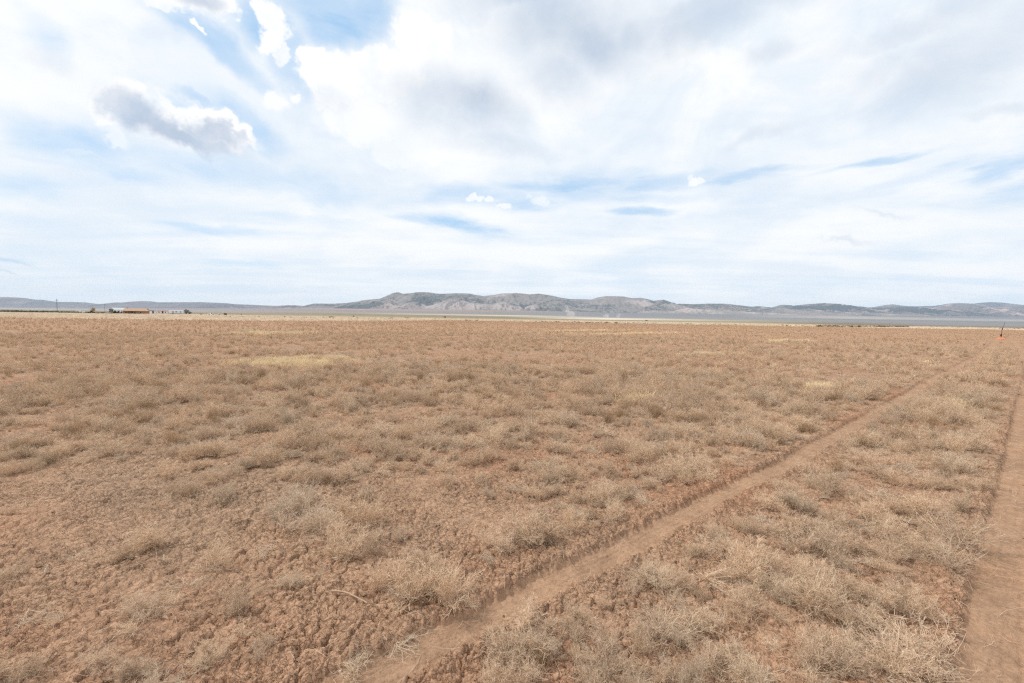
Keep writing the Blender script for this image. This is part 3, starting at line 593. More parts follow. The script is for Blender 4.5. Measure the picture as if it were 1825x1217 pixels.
def shrub_parts(kind, rng, lod=0):
    """returns (stem geometry, twig geometry); real size about 0.5 m across. lod 0 near, 1 mid, 2 far"""
    q = (1.0, 0.32, 0.085)[lod]; fat = (1.0, 1.9, 4.2)[lod]
    n = lambda a: max(3, int(a * q))
    if kind == 'mound':          # fine hazy mound of upright feathery twigs, several plants grown together
        k = 5; cen = rng.normal(0, 0.10, (k, 2)); M = n(46)
        ci = rng.integers(0, k, M); st = np.zeros((M, 3)); st[:, :2] = cen[ci] + rng.normal(0, 0.02, (M, 2))
        az = rng.uniform(0, 2 * PI, M); ti = np.abs(rng.normal(0.0, 0.62, M)); ti = np.minimum(ti, 1.35)
        d = np.stack([np.sin(ti) * np.cos(az), np.sin(ti) * np.sin(az), np.cos(ti)], 1)
        s = clip_ground(curves(st, d, rng.uniform(0.13, 0.30, M), 6 if lod == 0 else 4, rng, 0.13, 0.05))
        b1 = clip_ground(branch(s, n(420), rng, 0.12, 1, 0.115, 0.55, 0.35, 4 if lod < 2 else 3, 0.22))
        b2 = clip_ground(branch(b1, n(2300), rng, 0.1, 1, 0.055, 0.7, 0.25, 3, 0.3))
        b3 = clip_ground(branch(s, n(700), rng, 0.02, 0.45, 0.05, 0.9, 0.1, 3, 0.35)); b2 = np.concatenate([b2, b3])
        S_ = [sweep(s, 0.0016 * fat, 0.0009 * fat, 3, rng)]; T_ = [sweep(b1, 0.0009 * fat, 0.0006 * fat, 3 if lod == 0 else 2, rng), sweep(b2, 0.0008 * fat, 0.0005 * fat, 2, rng)]
    elif kind == 'ball':         # tumbleweed: curved woody stems closing to a ball
        M = n(30); st = rng.normal(0, 0.012, (M, 3)); st[:, 2] = 0.015
        az = rng.uniform(0, 2 * PI, M); ti = rng.uniform(0.15, 1.45, M)
        d = np.stack([np.sin(ti) * np.cos(az), np.sin(ti) * np.sin(az), np.cos(ti)], 1)
        s = curves(st, d, rng.uniform(0.22, 0.36, M), 8 if lod == 0 else 5, rng, 0.10, 0.0)
        tt = np.linspace(0, 1, s.shape[1])[None, :, None]; s[..., 2:3] += 0.10 * tt * tt * (ti[:, None, None] > 0.8); s = clip_ground(s)
        b1 = clip_ground(branch(s, n(300), rng, 0.15, 1, 0.13, 0.75, 0.15, 5 if lod == 0 else 3, 0.32))
        b2 = clip_ground(branch(b1, n(1300), rng, 0.15, 1, 0.06, 0.9, 0.1, 3, 0.4))
        S_ = [sweep(s, 0.0026 * fat, 0.0013 * fat, 3, rng)]; T_ = [sweep(b1, 0.0012 * fat, 0.0008 * fat, 3 if lod == 0 else 2, rng), sweep(b2, 0.0008 * fat, 0.0005 * fat, 2, rng)]
    elif kind == 'flat':         # flattened old skeleton lying on the soil
        M = n(26); st = rng.normal(0, 0.03, (M, 3)); st[:, 2] = 0.02
        az = rng.uniform(0, 2 * PI, M) * 0.7; d = np.stack([np.cos(az), np.sin(az), rng.uniform(-0.02, 0.35, M)], 1)
        s = curves(st, d, rng.uniform(0.18, 0.42, M), 8 if lod == 0 else 5, rng, 0.20, -0.03); s[..., 2] = np.abs(s[..., 2] * 0.8); s = clip_ground(s)
        b1 = branch(s, n(230), rng, 0.1, 1, 0.12, 0.7, 0.0, 5 if lod == 0 else 3, 0.35); b1[..., 2] = np.abs(b1[..., 2]) * 0.8
        b2 = branch(b1, n(800), rng, 0.1, 1, 0.05, 0.9, 0.0, 3, 0.4); b2[..., 2] = np.abs(b2[..., 2]) * 0.8
        b1 = clip_ground(b1); b2 = clip_ground(b2)
        S_ = [sweep(s, 0.0024 * fat, 0.0012 * fat, 3, rng)]; T_ = [sweep(b1, 0.0011 * fat, 0.0007 * fat, 3 if lod == 0 else 2, rng), sweep(b2, 0.0008 * fat, 0.0005 * fat, 2, rng)]
    elif kind == 'spray':        # few bare pale stalks fanned from one root, little fine growth
        M = n(20); st = rng.normal(0, 0.01, (M, 3)); st[:, 2] = 0.01
        az = rng.normal(0, 1.0, M); ti = rng.uniform(0.3, 1.4, M)
        d = np.stack([np.sin(ti) * np.cos(az), np.sin(ti) * np.sin(az), np.cos(ti)], 1)
        s = clip_ground(curves(st, d, rng.uniform(0.16, 0.34, M), 8 if lod == 0 else 5, rng, 0.17, 0.0))
        b1 = clip_ground(branch(s, n(110), rng, 0.2, 1, 0.13, 0.5, 0.1, 5 if lod == 0 else 3, 0.28))
        b2 = clip_ground(branch(b1, n(330), rng, 0.2, 1, 0.06, 0.7, 0.1, 3, 0.35))
        S_ = [sweep(s, 0.0024 * fat, 0.0013 * fat, 3, rng)]; T_ = [sweep(b1, 0.0013 * fat, 0.0008 * fat, 3 if lod == 0 else 2, rng), sweep(b2, 0.0009 * fat, 0.0006 * fat, 2, rng)]
    else:                        # 'tuft': dense upright brown stalks
        M = n(120); st = np.zeros((M, 3)); st[:, :2] = rng.normal(0, 0.055, (M, 2))
        az = rng.uniform(0, 2 * PI, M); ti = np.abs(rng.normal(0, 0.33, M))
        d = np.stack([np.sin(ti) * np.cos(az), np.sin(ti) * np.sin(az), np.cos(ti)], 1)
        s = clip_ground(curves(st, d, rng.uniform(0.14, 0.30, M), 5 if lod == 0 else 3, rng, 0.10, 0.0))
        b1 = clip_ground(branch(s, n(900), rng, 0.2, 1, 0.06, 0.4, 0.5, 3, 0.2))
        S_ = [sweep(s, 0.0013 * fat, 0.0007 * fat, 3 if lod == 0 else 2, rng)]; T_ = [sweep(b1, 0.0009 * fat, 0.0006 * fat, 2, rng)]
    return pack(S_), pack(T_)

KINDS = {'mound': ('dry_shrub', M_TWIG, M_TWIG), 'ball': ('tumbleweed', M_STEM, M_TWIG), 'flat': ('dry_weed', M_STEM, M_GREY),
         'spray': ('dry_stalks', M_STEM, M_STEM), 'tuft': ('brown_weed', M_BROWN, M_BROWN), 'greymound': ('dry_shrub', M_STEM, M_GREY)}
VAR = {}
for kd, nv in (('mound', 10), ('ball', 6), ('flat', 5), ('spray', 4), ('tuft', 4), ('greymound', 4)):
    for i in range(nv):
        (sv, sf), (tv, tf) = shrub_parts('mound' if kd == 'greymound' else kd, np.random.default_rng(100 + 17 * i + len(kd)), 0)
        VAR.setdefault(kd, []).append((mesh_from('stems', sv, sf, KINDS[kd][1]), mesh_from('twigs', tv, tf, KINDS[kd][2])))

# hand-read plants of the foreground and middle distance: pixel of the foot, width in pixels, kind
A_ = [(263, 972, 115, 'mound'), (228, 985, 60, 'mound'), (393, 998, 80, 'mound'), (365, 1010, 60, 'flat'), (271, 1080, 100, 'mound'), (300, 1070, 80, 'spray'), (330, 1040, 80, 'flat'), (228, 1060, 50, 'spray'), (41, 1110, 80, 'flat'), (105, 1108, 50, 'spray'), (177, 1180, 75, 'ball'), (227, 1200, 90, 'mound'),
      (22, 1205, 110, 'mound'), (55, 1195, 60, 'flat'), (396, 1155, 80, 'mound'), (370, 1185, 60, 'spray'), (443, 1068, 85, 'mound'), (420, 1080, 50, 'spray'), (8, 1020, 60, 'mound'), (138, 980, 45, 'flat'), (484, 975, 80, 'flat'), (277, 905, 50, 'spray'), (240, 1120, 90, 'spray'), (430, 1130, 50, 'spray'), (465, 1155, 50, 'mound'),
      (528, 912, 110, 'greymound'), (570, 945, 110, 'greymound'), (540, 960, 60, 'flat'), (625, 978, 120, 'mound'), (655, 925, 110, 'mound'), (590, 990, 60, 'mound'), (690, 960, 80, 'mound'), (735, 1085, 160, 'mound'), (690, 1055, 100, 'mound'), (790, 1060, 110, 'mound'), (745, 1020, 100, 'mound'), (720, 1080, 110, 'spray'), (830, 1080, 70, 'spray'),
      (943, 975, 130, 'mound'), (975, 965, 80, 'tuft'), (885, 985, 90, 'mound'), (515, 1045, 55, 'greymound'), (635, 1195, 120, 'spray'), (620, 1180, 90, 'flat'), (708, 1140, 110, 'flat'), (905, 1190, 110, 'mound'), (925, 1165, 80, 'greymound'), (970, 1120, 70, 'mound'), (965, 1205, 90, 'spray'), (900, 1215, 110, 'mound'),
      (1036, 925, 55, 'greymound'), (1091, 935, 55, 'spray'), (1135, 932, 90, 'mound'), (1105, 922, 70, 'mound'), (1160, 915, 50, 'tuft'), (1305, 1000, 120, 'mound'), (1270, 985, 70, 'mound'), (1330, 985, 60, 'tuft'), (1180, 1035, 75, 'spray'), (1130, 1025, 70, 'mound'), (1443, 955, 95, 'mound'), (1480, 970, 80, 'mound'), (1346, 1048, 85, 'spray'),
      (1370, 1050, 80, 'greymound'), (1443, 1085, 130, 'ball'), (1480, 1060, 90, 'mound'), (1180, 1135, 120, 'ball'), (1210, 1145, 70, 'greymound'), (1069, 1170, 120, 'mound'), (1110, 1175, 70, 'flat'), (1133, 1115, 70, 'spray'), (1263, 1195, 90, 'ball'), (1310, 1190, 100, 'mound'), (1382, 1160, 80, 'spray'), (1457, 1165, 110, 'mound'), (1500, 1175, 90, 'greymound'), (1330, 1215, 110, 'ball'), (1040, 1215, 90, 'flat'), (1200, 1215, 80, 'mound'),
      (1453, 975, 120, 'mound'), (1536, 925, 85, 'mound'), (1577, 958, 85, 'ball'), (1550, 945, 60, 'flat'), (1702, 965, 110, 'ball'), (1690, 1010, 110, 'ball'), (1660, 990, 70, 'mound'), (1605, 975, 70, 'ball'), (1638, 920, 100, 'mound'), (1453, 1090, 100, 'ball'), (1522, 1115, 100, 'ball'), (1490, 1110, 80, 'mound'), (1619, 1095, 110, 'mound'), (1560, 1120, 80, 'mound'),
      (1633, 1185, 170, 'ball'), (1590, 1200, 130, 'ball'), (1680, 1190, 120, 'mound'), (1563, 1190, 100, 'spray'), (1494, 1200, 120, 'mound'), (1660, 1215, 130, 'spray'), (1545, 1075, 60, 'mound'), (1720, 1215, 70, 'flat'), (1815, 1215, 70, 'mound'), (1820, 1040, 40, 'mound'),
      (548, 860, 85, 'mound'), (520, 850, 50, 'mound'), (617, 848, 70, 'mound'), (590, 808, 50, 'mound'), (640, 835, 50, 'greymound'), (512, 800, 60, 'mound'), (485, 805, 60, 'flat'), (555, 770, 45, 'tuft'), (508, 716, 30, 'mound'), (703, 710, 24, 'tuft'), (653, 745, 34, 'tuft'), (854, 718, 34, 'tuft'), (893, 728, 34, 'tuft'), (943, 747, 30, 'ball'), (985, 750, 24, 'tuft'),
      (762, 776, 42, 'mound'), (762, 824, 48, 'mound'), (716, 808, 44, 'mound'), (818, 768, 44, 'mound'), (960, 710, 34, 'mound'), (841, 826, 50, 'mound'), (875, 815, 40, 'mound'), (985, 855, 80, 'ball'), (1020, 852, 60, 'mound'), (1078, 895, 80, 'ball'), (1050, 888, 60, 'mound'), (1100, 880, 50, 'mound'), (1140, 818, 64, 'mound'), (1120, 800, 45, 'mound'), (1215, 845, 80, 'ball'), (1240, 838, 60, 'mound'), (1180, 840, 60, 'flat'), (1262, 858, 60, 'ball'), (1265, 872, 50, 'mound'),
      (1173, 744, 44, 'tuft'), (1210, 750, 40, 'tuft'), (1380, 790, 48, 'tuft'), (1340, 785, 40, 'mound'), (1440, 770, 50, 'tuft'), (1475, 762, 30, 'mound'), (1452, 711, 28, 'tuft'), (936, 745, 28, 'mound'), (1625, 735, 44, 'tuft'), (1600, 728, 26, 'mound'), (1550, 724, 44, 'tuft'), (1570, 726, 28, 'tuft'), (1690, 820, 50, 'mound'), (1650, 800, 40, 'ball'), (1453, 705, 40, 'mound'), (1425, 705, 30, 'mound'), (1480, 712, 24, 'tuft'),
      (285, 850, 60, 'mound'), (300, 895, 50, 'spray'), (110, 812, 70, 'mound'), (75, 830, 50, 'greymound'), (20, 845, 60, 'mound'), (160, 800, 50, 'mound'), (140, 820, 40, 'flat'), (380, 758, 34, 'tuft'), (322, 715, 36, 'tuft'), (385, 700, 36, 'mound'), (310, 765, 45, 'mound'), (375, 810, 60, 'mound'), (350, 835, 50, 'mound'), (45, 760, 50, 'mound'), (120, 690, 34, 'mound'), (450, 768, 40, 'flat'), (40, 905, 50, 'flat'), (330, 880, 60, 'mound'), (400, 890, 60, 'greymound'),
      (1450, 862, 50, 'mound'), (1420, 890, 60, 'mound'), (1480, 880, 50, 'ball'), (1380, 900, 60, 'mound'), (1560, 850, 60, 'mound'), (1610, 870, 70, 'mound'), (1650, 860, 60, 'ball'), (1700, 880, 60, 'mound'), (1730, 870, 40, 'mound'), (1520, 800, 45, 'mound'), (1560, 790, 45, 'mound'), (1600, 805, 45, 'mound'), (1640, 830, 40, 'mound'), (1720, 830, 40, 'mound'), (1740, 800, 40, 'ball'), (1760, 770, 30, 'mound'), (1530, 880, 50, 'flat'), (1230, 800, 45, 'mound'), (1270, 790, 40, 'mound')]
plants = []                       # x, y, scale, kind, rot, apparent size
for (px, py, wpx, kd) in A_:
    x, y = at_ground(px, min(py, 1216))
    if kd not in ('spray', 'flat') and min(line_dist(np.array([x]), np.array([y]), L_)[0][0] for L_ in (RUT_L, RUT_R)) < 0.21: continue
    wm = wpx * y / F_PX
    plants.append((x, y, max(0.3, wm / 0.50 * (0.8 if kd in ('flat', 'spray') else 1.0)), kd, RNG.uniform(0, 2 * PI)))
def rut_dist(x, y):
    return np.minimum(line_dist(x, y, RUT_L)[0], line_dist(x, y, RUT_R)[0])
def field_edge(x, y):                 # True inside the brown field
    px = CX + F_PX * x / np.maximum(y, 0.5)
    yb = tab(px, FIELD_END) - (566.5 + 0.0159 * (px - 912.5)) + 1.2 * fbm(x * 0.03, y * 0.03, 3, 213)
    return F_PX * EYE / np.maximum(y, 0.5) > yb
def scatter(n, r0, r1, rng, amax=58):
    a = rng.uniform(-amax, amax, n) * PI / 180; rr = np.sqrt(rng.uniform(r0 * r0, r1 * r1, n))
    return rr * np.sin(a), rr * np.cos(a)
def clump_density(x, y):
    d = 0.55 + 0.9 * fbm(x * 0.42, y * 0.42, 3, 301) + 0.55 * vnoise(x * 0.13, y * 0.13, 305)
    rd = rut_dist(x, y)
    d = d + 0.35 * np.exp(-((rd - 0.42) / 0.22) ** 2)
    d = np.where((x < 0) & (np.hypot(x, y) < 4.2), d - 0.40, d)                 # the cracked bare corner at the left
    bare = np.zeros_like(x)
    for (bx, by, br) in [(560, 1130, 0.35), (120, 1030, 0.5), (60, 960, 0.5), (1250, 1120, 0.3), (880, 920, 0.35), (1380, 860, 0.0), (350, 940, 0.35), (1640, 1040, 0.22), (1600, 1010, 0.2), (1470, 1135, 0.1), (1290, 800, 0.3), (1100, 940, 0.2)]:
        gx, gy = at_ground(bx, by); bare = np.maximum(bare, np.exp(-(((x - gx) ** 2 + (y - gy) ** 2) / max(br, 0.05) ** 2)))
    d = d - 0.8 * bare
    d = d - 0.6 * np.exp(-(line_dist(x, y, STRIP)[0] / 0.25) ** 2)
    d = np.where(rd < 0.30, -1, d)
    return d
rg = np.random.default_rng(21)
x, y = scatter(4200, 1.5, 14, rg); dn = clump_density(x, y); keep = rg.uniform(0, 1, len(x)) < np.clip(dn, 0, 1) ** 1.2 * 0.95
for xx, yy in zip(x[keep], y[keep]):
    kd = rg.choice(['mound', 'mound', 'mound', 'mound', 'ball', 'greymound', 'flat', 'flat', 'spray', 'tuft'])
    s = rg.uniform(0.28, 0.62) if math.hypot(xx, yy) < 5 else rg.uniform(0.35, 0.95)
    if kd == 'flat' : s *= 0.8
    plants.append((xx, yy, s, kd, rg.uniform(0, 2 * PI)))
pl = np.array([(p[0], p[1], p[2]) for p in plants]); rd = rut_dist(pl[:, 0], pl[:, 1])
pz = ground_z(pl[:, 0], pl[:, 1], False)[0]
info = []
for i, p in enumerate(plants):
    v = Vector((p[0], p[1], pz[i] - EYE)); dep = v.dot(_F); ux = CX + F_PX * v.dot(_RT) / dep; uy = CY - F_PX * v.dot(_UP) / dep
    vis = -20 < ux < 1845 and 560 < uy < 1235
    info.append((p[2] / dep if vis else 0.0, ux, uy))
order = sorted(range(len(plants)), key=lambda i: -info[i][0])
solo = set(order[:300])
LOOK = {'mound': 'feathery tan', 'greymound': 'feathery grey', 'ball': 'tangled round', 'flat': 'flattened grey', 'spray': 'bare pale-stalked', 'tuft': 'upright brown'}
NOUN = {'mound': 'dry shrub', 'greymound': 'dry shrub', 'ball': 'tumbleweed', 'flat': 'dead weed', 'spray': 'dead weed', 'tuft': 'dry weed'}
GROUP = {'mound': 'feathery dry shrubs on the field', 'greymound': 'feathery grey shrubs on the field', 'ball': 'tumbleweeds on the field', 'flat': 'flattened dead weeds on the soil', 'spray': 'bare dead weed stalks on the soil', 'tuft': 'upright brown weeds on the field'}
PROTO = {}
taken = set()
ONES = 'zero one two three four five six seven eight nine ten eleven twelve thirteen fourteen fifteen sixteen seventeen eighteen nineteen'.split()
TENS = '- - twenty thirty forty fifty sixty seventy eighty ninety'.split()
def num(v):
    v = int(min(max(round(v), 0), 99)); return ONES[v] if v < 20 else TENS[v // 10] + ('-' + ONES[v % 10] if v % 10 else '')
pos_L, sd_L, _ = line_dist(pl[:, 0], pl[:, 1], RUT_L); pos_R, sd_R, _ = line_dist(pl[:, 0], pl[:, 1], RUT_R)
counter = {}
for i in order[:300]:
    xx, yy, s, kd, rot = plants[i]
    k = counter.get(kd, 0); counter[kd] = k + 1; vi = k % len(VAR[kd]); key = (kd, vi)
    if key not in PROTO:
        root = bpy.data.objects.new(KINDS[kd][0], None); root.empty_display_size = 0.1; C.objects.link(root)
        for nm, me in zip(('stems', 'twigs'), VAR[kd][vi]):
            ch = bpy.data.objects.new(nm, me); C.objects.link(ch); ch.parent = root
        PROTO[key] = root; o = root
    else:
        src = PROTO[key]; o = src.copy(); C.objects.link(o)
        for ch in list(src.children):
            c2 = ch.copy(); C.objects.link(c2); c2.parent = o
    o.location = (xx, yy, pz[i] - 0.006); o.rotation_euler = (0.10 * math.sin(i * 1.7), 0.10 * math.cos(i * 2.3), rot)
    o.scale = (s, s * (0.85 + 0.3 * ((i * 37) % 10) / 10), s * (0.62 + 0.32 * ((i * 53) % 10) / 10))
    size = 'large' if s > 1.05 else ('small' if s < 0.5 else 'mid-sized')
    if sd_L[i] < 0: where = 'left of the left rut'
    elif sd_R[i] < 0: where = 'between the ruts'
    else: where = 'right of the right rut'
    ix, iy = info[i][1] / 18.25, info[i][2] / 12.17
    lab = None
    for ddx, ddy in ((0, 0), (0, 1), (1, 0), (0, -1), (-1, 0), (1, 1), (-1, -1), (1, -1), (-1, 1)):
        lab = f'{size} {LOOK[kd]} {NOUN[kd]} {where}, {num(ix + ddx * 0.6)} percent across, {num(iy + ddy * 0.6)} percent down'
        if lab not in taken: break
    taken.add(lab)
    o['label'] = lab; o['category'] = NOUN[kd].split()[-1]; o['group'] = GROUP[kd]

# ---- the countless rest: points carrying shared plant meshes
LIB = []
def lib_mesh(kd, lod, seed, m1, m2):
    (sv, sf), (tv, tf) = shrub_parts(kd, np.random.default_rng(seed), lod)
    v, f = pack([(sv, sf), (tv, tf)])
    me = mesh_from('plant', v, f, m1); me.materials.append(m2)
    mi = np.ones(len(f), np.int32); mi[:len(sf)] = 0
    me.polygons.foreach_set('material_index', mi); return me
def scatter_object(name, pts, scl, rots, which, meshes):
    """one object: points with a mesh instanced on each, by geometry nodes"""
    col = bpy.data.collections.new(name + '_sources')
    for i, me in enumerate(meshes):
        so = bpy.data.objects.new(f'{name}_source', me); so.name = f'{name}_source_{i:02d}'; col.objects.link(so)
    me = bpy.data.meshes.new(name); n = len(pts); me.vertices.add(n); me.vertices.foreach_set('co', pts.astype(np.float32).ravel())
    for an, ty, av in (('rot', 'FLOAT_VECTOR', rots), ('scl', 'FLOAT_VECTOR', scl)):
        at = me.attributes.new(an, ty, 'POINT'); at.data.foreach_set('vector', av.astype(np.float32).ravel())
    at = me.attributes.new('which', 'INT', 'POINT'); at.data.foreach_set('value', which.astype(np.int32))
    o = obj(name, me, kind='stuff')
    g = bpy.data.node_groups.new(name, 'GeometryNodeTree')
    g.interface.new_socket('Geometry', in_out='INPUT', socket_type='NodeSocketGeometry'); g.interface.new_socket('Geometry', in_out='OUTPUT', socket_type='NodeSocketGeometry')
    N = g.nodes; gi = N.new('NodeGroupInput'); go = N.new('NodeGroupOutput'); ip = N.new('GeometryNodeInstanceOnPoints'); ci = N.new('GeometryNodeCollectionInfo')
    ci.inputs['Collection'].default_value = col; ci.inputs['Separate Children'].default_value = True; ci.inputs['Reset Children'].default_value = True
    ip.inputs['Pick Instance'].default_value = True
    def na(nm, ty):
        q = N.new('GeometryNodeInputNamedAttribute'); q.data_type = ty; q.inputs['Name'].default_value = nm; return q.outputs['Attribute']
    L = g.links; L.new(gi.outputs[0], ip.inputs['Points']); L.new(ci.outputs[0], ip.inputs['Instance'])
    L.new(na('which', 'INT'), ip.inputs['Instance Index']); L.new(na('rot', 'FLOAT_VECTOR'), ip.inputs['Rotation']); L.new(na('scl', 'FLOAT_VECTOR'), ip.inputs['Scale'])
    L.new(ip.outputs[0], go.inputs[0])
    md = o.modifiers.new('plants', 'NODES'); md.node_group = g
    return o
def rot_scl(n, rg, s, tilt=0.12):
    rots = np.stack([rg.normal(0, tilt, n), rg.normal(0, tilt, n), rg.uniform(0, 2 * PI, n)], 1)
    scl = np.stack([s * rg.uniform(0.85, 1.2, n), s * rg.uniform(0.85, 1.2, n), s * rg.uniform(0.7, 1.15, n)], 1)
    return rots, scl

L0 = [('mound', M_TWIG, M_TWIG), ('mound', M_TWIG, M_TWIG), ('mound', M_STEM, M_GREY), ('ball', M_STEM, M_TWIG), ('flat', M_STEM, M_GREY), ('tuft', M_BROWN, M_BROWN), ('spray', M_STEM, M_TWIG)]
lib_near = [lib_mesh(k, 0, 500 + i, a, b) for i, (k, a, b) in enumerate(L0)]
lib_mid = [lib_mesh(k, 1, 600 + i, a, b) for i, (k, a, b) in enumerate(L0)]
lib_far = [lib_mesh(k, 2, 700 + i, a, b) for i, (k, a, b) in enumerate([('mound', M_TWIG, M_TWIG), ('mound', M_TWIG, M_TWIG), ('mound', M_GREY, M_GREY), ('ball', M_TWIG, M_TWIG), ('tuft', M_BROWN, M_BROWN)])]
rest = [i for i in range(len(plants)) if i not in solo]
kmap = {'mound': 0, 'greymound': 2, 'ball': 3, 'flat': 4, 'tuft': 5, 'spray': 6}
if rest:
    pts = np.array([(plants[i][0], plants[i][1], pz[i] - 0.005) for i in rest]); s = np.array([plants[i][2] for i in rest])
    rots, scl = rot_scl(len(rest), rg, s, 0.08); wh = np.array([kmap[plants[i][3]] for i in rest])
    allp, alls, allr, allw = [pts], [scl], [rots], [wh]
# low fine growth filling the near ground, 1..14 m
x, y = scatter(21000, 1.2, 14, rg, 62); dn = clump_density(x, y) + np.where(np.hypot(x, y) < 6, 0.10, 0.28); keep = rg.uniform(0, 1, len(x)) < np.clip(dn, 0.03, 1) * 0.55
keep &= rut_dist(x, y) > 0.13 + 0.10 * (vnoise(x * 3, y * 3, 77) > -0.15)
x, y = x[keep], y[keep]; z = ground_z(x, y, False)[0]; s = 0.10 + 0.34 * rg.uniform(0, 1, len(x)) ** 1.6; rots, scl = rot_scl(len(x), rg, s, 0.2)
allp.append(np.stack([x, y, z - 0.003], 1)); alls.append(scl); allr.append(rots); allw.append(rg.choice([0, 1, 2, 4, 4, 6], len(x)))
# 14..45 m
x, y = scatter(37000, 13.5, 45, rg); dn = clump_density(x, y) + 0.12; keep = rg.uniform(0, 1, len(x)) < np.clip(dn, 0.06, 1) ** 1.2 * 0.85
x, y = x[keep], y[keep]; z = ground_z(x, y, False)[0]; s = rg.uniform(0.25, 0.95, len(x)) * (0.75 + 0.5 * rg.uniform(0, 1, len(x)) ** 3); rots, scl = rot_scl(len(x), rg, s, 0.1)
allp.append(np.stack([x, y, z - 0.01], 1)); alls.append(scl); allr.append(rots); allw.append(7 + rg.choice([0, 0, 1, 1, 2, 3, 4, 5, 6], len(x)))
# 45..260 m, only inside the brown field
x, y = scatter(150000, 44, 270, rg, 56); keep = field_edge(x, y) & (y > 5); dn = 0.6 + 0.9 * fbm(x * 0.12, y * 0.12, 3, 331) + 0.4 * fbm(x * 0.03, y * 0.03, 2, 333)
keep &= rg.uniform(0, 1, len(x)) < np.clip(dn, 0.08, 1); keep &= rut_dist(x, y) > 0.4
x, y = x[keep], y[keep]; z = ground_z(x, y, False)[0]
s = rg.uniform(0.35, 1.15, len(x)); rots, scl = rot_scl(len(x), rg, s, 0.1)
allp.append(np.stack([x, y, z - 0.01], 1)); alls.append(scl); allr.append(rots); allw.append(14 + rg.choice([0, 0, 1, 1, 2, 3, 4], len(x)))
scatter_object('dry_scrub', np.concatenate(allp), np.concatenate(alls), np.concatenate(allr), np.concatenate(allw), lib_near + lib_mid + lib_far)

# ---- straw grass: belt beyond the field and a few blond patches in it
def grass_mesh(seed, n, h, spread, fat):
    r = np.random.default_rng(seed); st = np.zeros((n, 3)); st[:, :2] = r.normal(0, spread, (n, 2)); az = r.uniform(0, 2 * PI, n); ti = np.abs(r.normal(0, 0.5, n))
    d = np.stack([np.sin(ti) * np.cos(az), np.sin(ti) * np.sin(az), np.cos(ti)], 1)
    return mesh_from('grass', *sweep(clip_ground(curves(st, d, r.uniform(0.5, 1.1, n) * h, 4, r, 0.15)), 0.0016 * fat, 0.0006 * fat, 2, r), M_STRAW)
M_BELT = twig_mat('pale_belt_grass', S(240, 224, 203, 1.0), S(228, 210, 188, 1.0), S(196, 176, 152, 0.9))
lib_g = [grass_mesh(1, 90, 0.12, 0.09, 1.6), grass_mesh(2, 90, 0.10, 0.11, 1.6), grass_mesh(3, 60, 0.32, 0.22, 9), grass_mesh(4, 60, 0.28, 0.26, 9), grass_mesh(5, 60, 0.32, 0.22, 9), grass_mesh(6, 60, 0.28, 0.26, 9)]
for me_ in lib_g[4:]: me_.materials[0] = M_BELT
ap, as_, ar, aw = [], [], [], []
for (px, py, wpx, hpx, n) in [(515, 646, 80, 5.5, 1350), (575, 639, 44, 2.5, 400), (1265, 632, 60, 1.2, 260), (1460, 687, 40, 4, 70), (1690, 722, 34, 5, 60), (1657, 647, 7, 2, 30), (475, 596, 80, 0.8, 260), (1120, 596, 100, 0.8, 200), (1400, 609, 40, 0.8, 130), (1040, 590, 80, 0.7, 160), (1130, 712, 34, 3, 60)]:
    ux = px + rg.normal(0, wpx * 0.48, n); uy = py + rg.normal(0, hpx * 0.55, n) - (ux - px) * 0.02
    uy = np.maximum(uy, 575 + 0.0159 * (ux - 912))
    g = np.array([at_ground(a, b) for a, b in zip(ux, uy)]); ok = np.hypot(g[:, 0], g[:, 1]) < 250; g = g[ok]
    g = g[rg.uniform(0, 1, len(g)) < sst(fbm(g[:, 0] * 0.8, g[:, 1] * 0.8, 2, 351), -0.5, 0.2)]
    z = ground_z(g[:, 0], g[:, 1], False)[0]; s = rg.uniform(0.7, 1.3, len(g)); r_, s_ = rot_scl(len(g), rg, s)
    far = np.hypot(g[:, 0], g[:, 1]) > 26
    ap.append(np.column_stack([g, z - 0.005 - 0.0 * z])); ar.append(r_); as_.append(np.where(far[:, None], s_ * 0.7, s_)); aw.append(np.where(far, rg.integers(2, 4, len(g)), rg.integers(0, 2, len(g))))
x, y = scatter(46000, 70, 420, rg, 54); keep = ~field_edge(x, y) & (y > 5)
keep &= rg.uniform(0, 1, len(x)) < 0.55 + 0.5 * fbm(x * 0.05, y * 0.05, 2, 361)
x, y = x[keep], y[keep]; z = ground_z(x, y, False)[0]; s = rg.uniform(0.8, 1.9, len(x)); r_, s_ = rot_scl(len(x), rg, s)
ap.append(np.stack([x, y, z], 1)); ar.append(r_); as_.append(s_); aw.append(rg.integers(4, 6, len(x)))
scatter_object('straw_grass', np.concatenate(ap), np.concatenate(as_), np.concatenate(ar), np.concatenate(aw), lib_g)

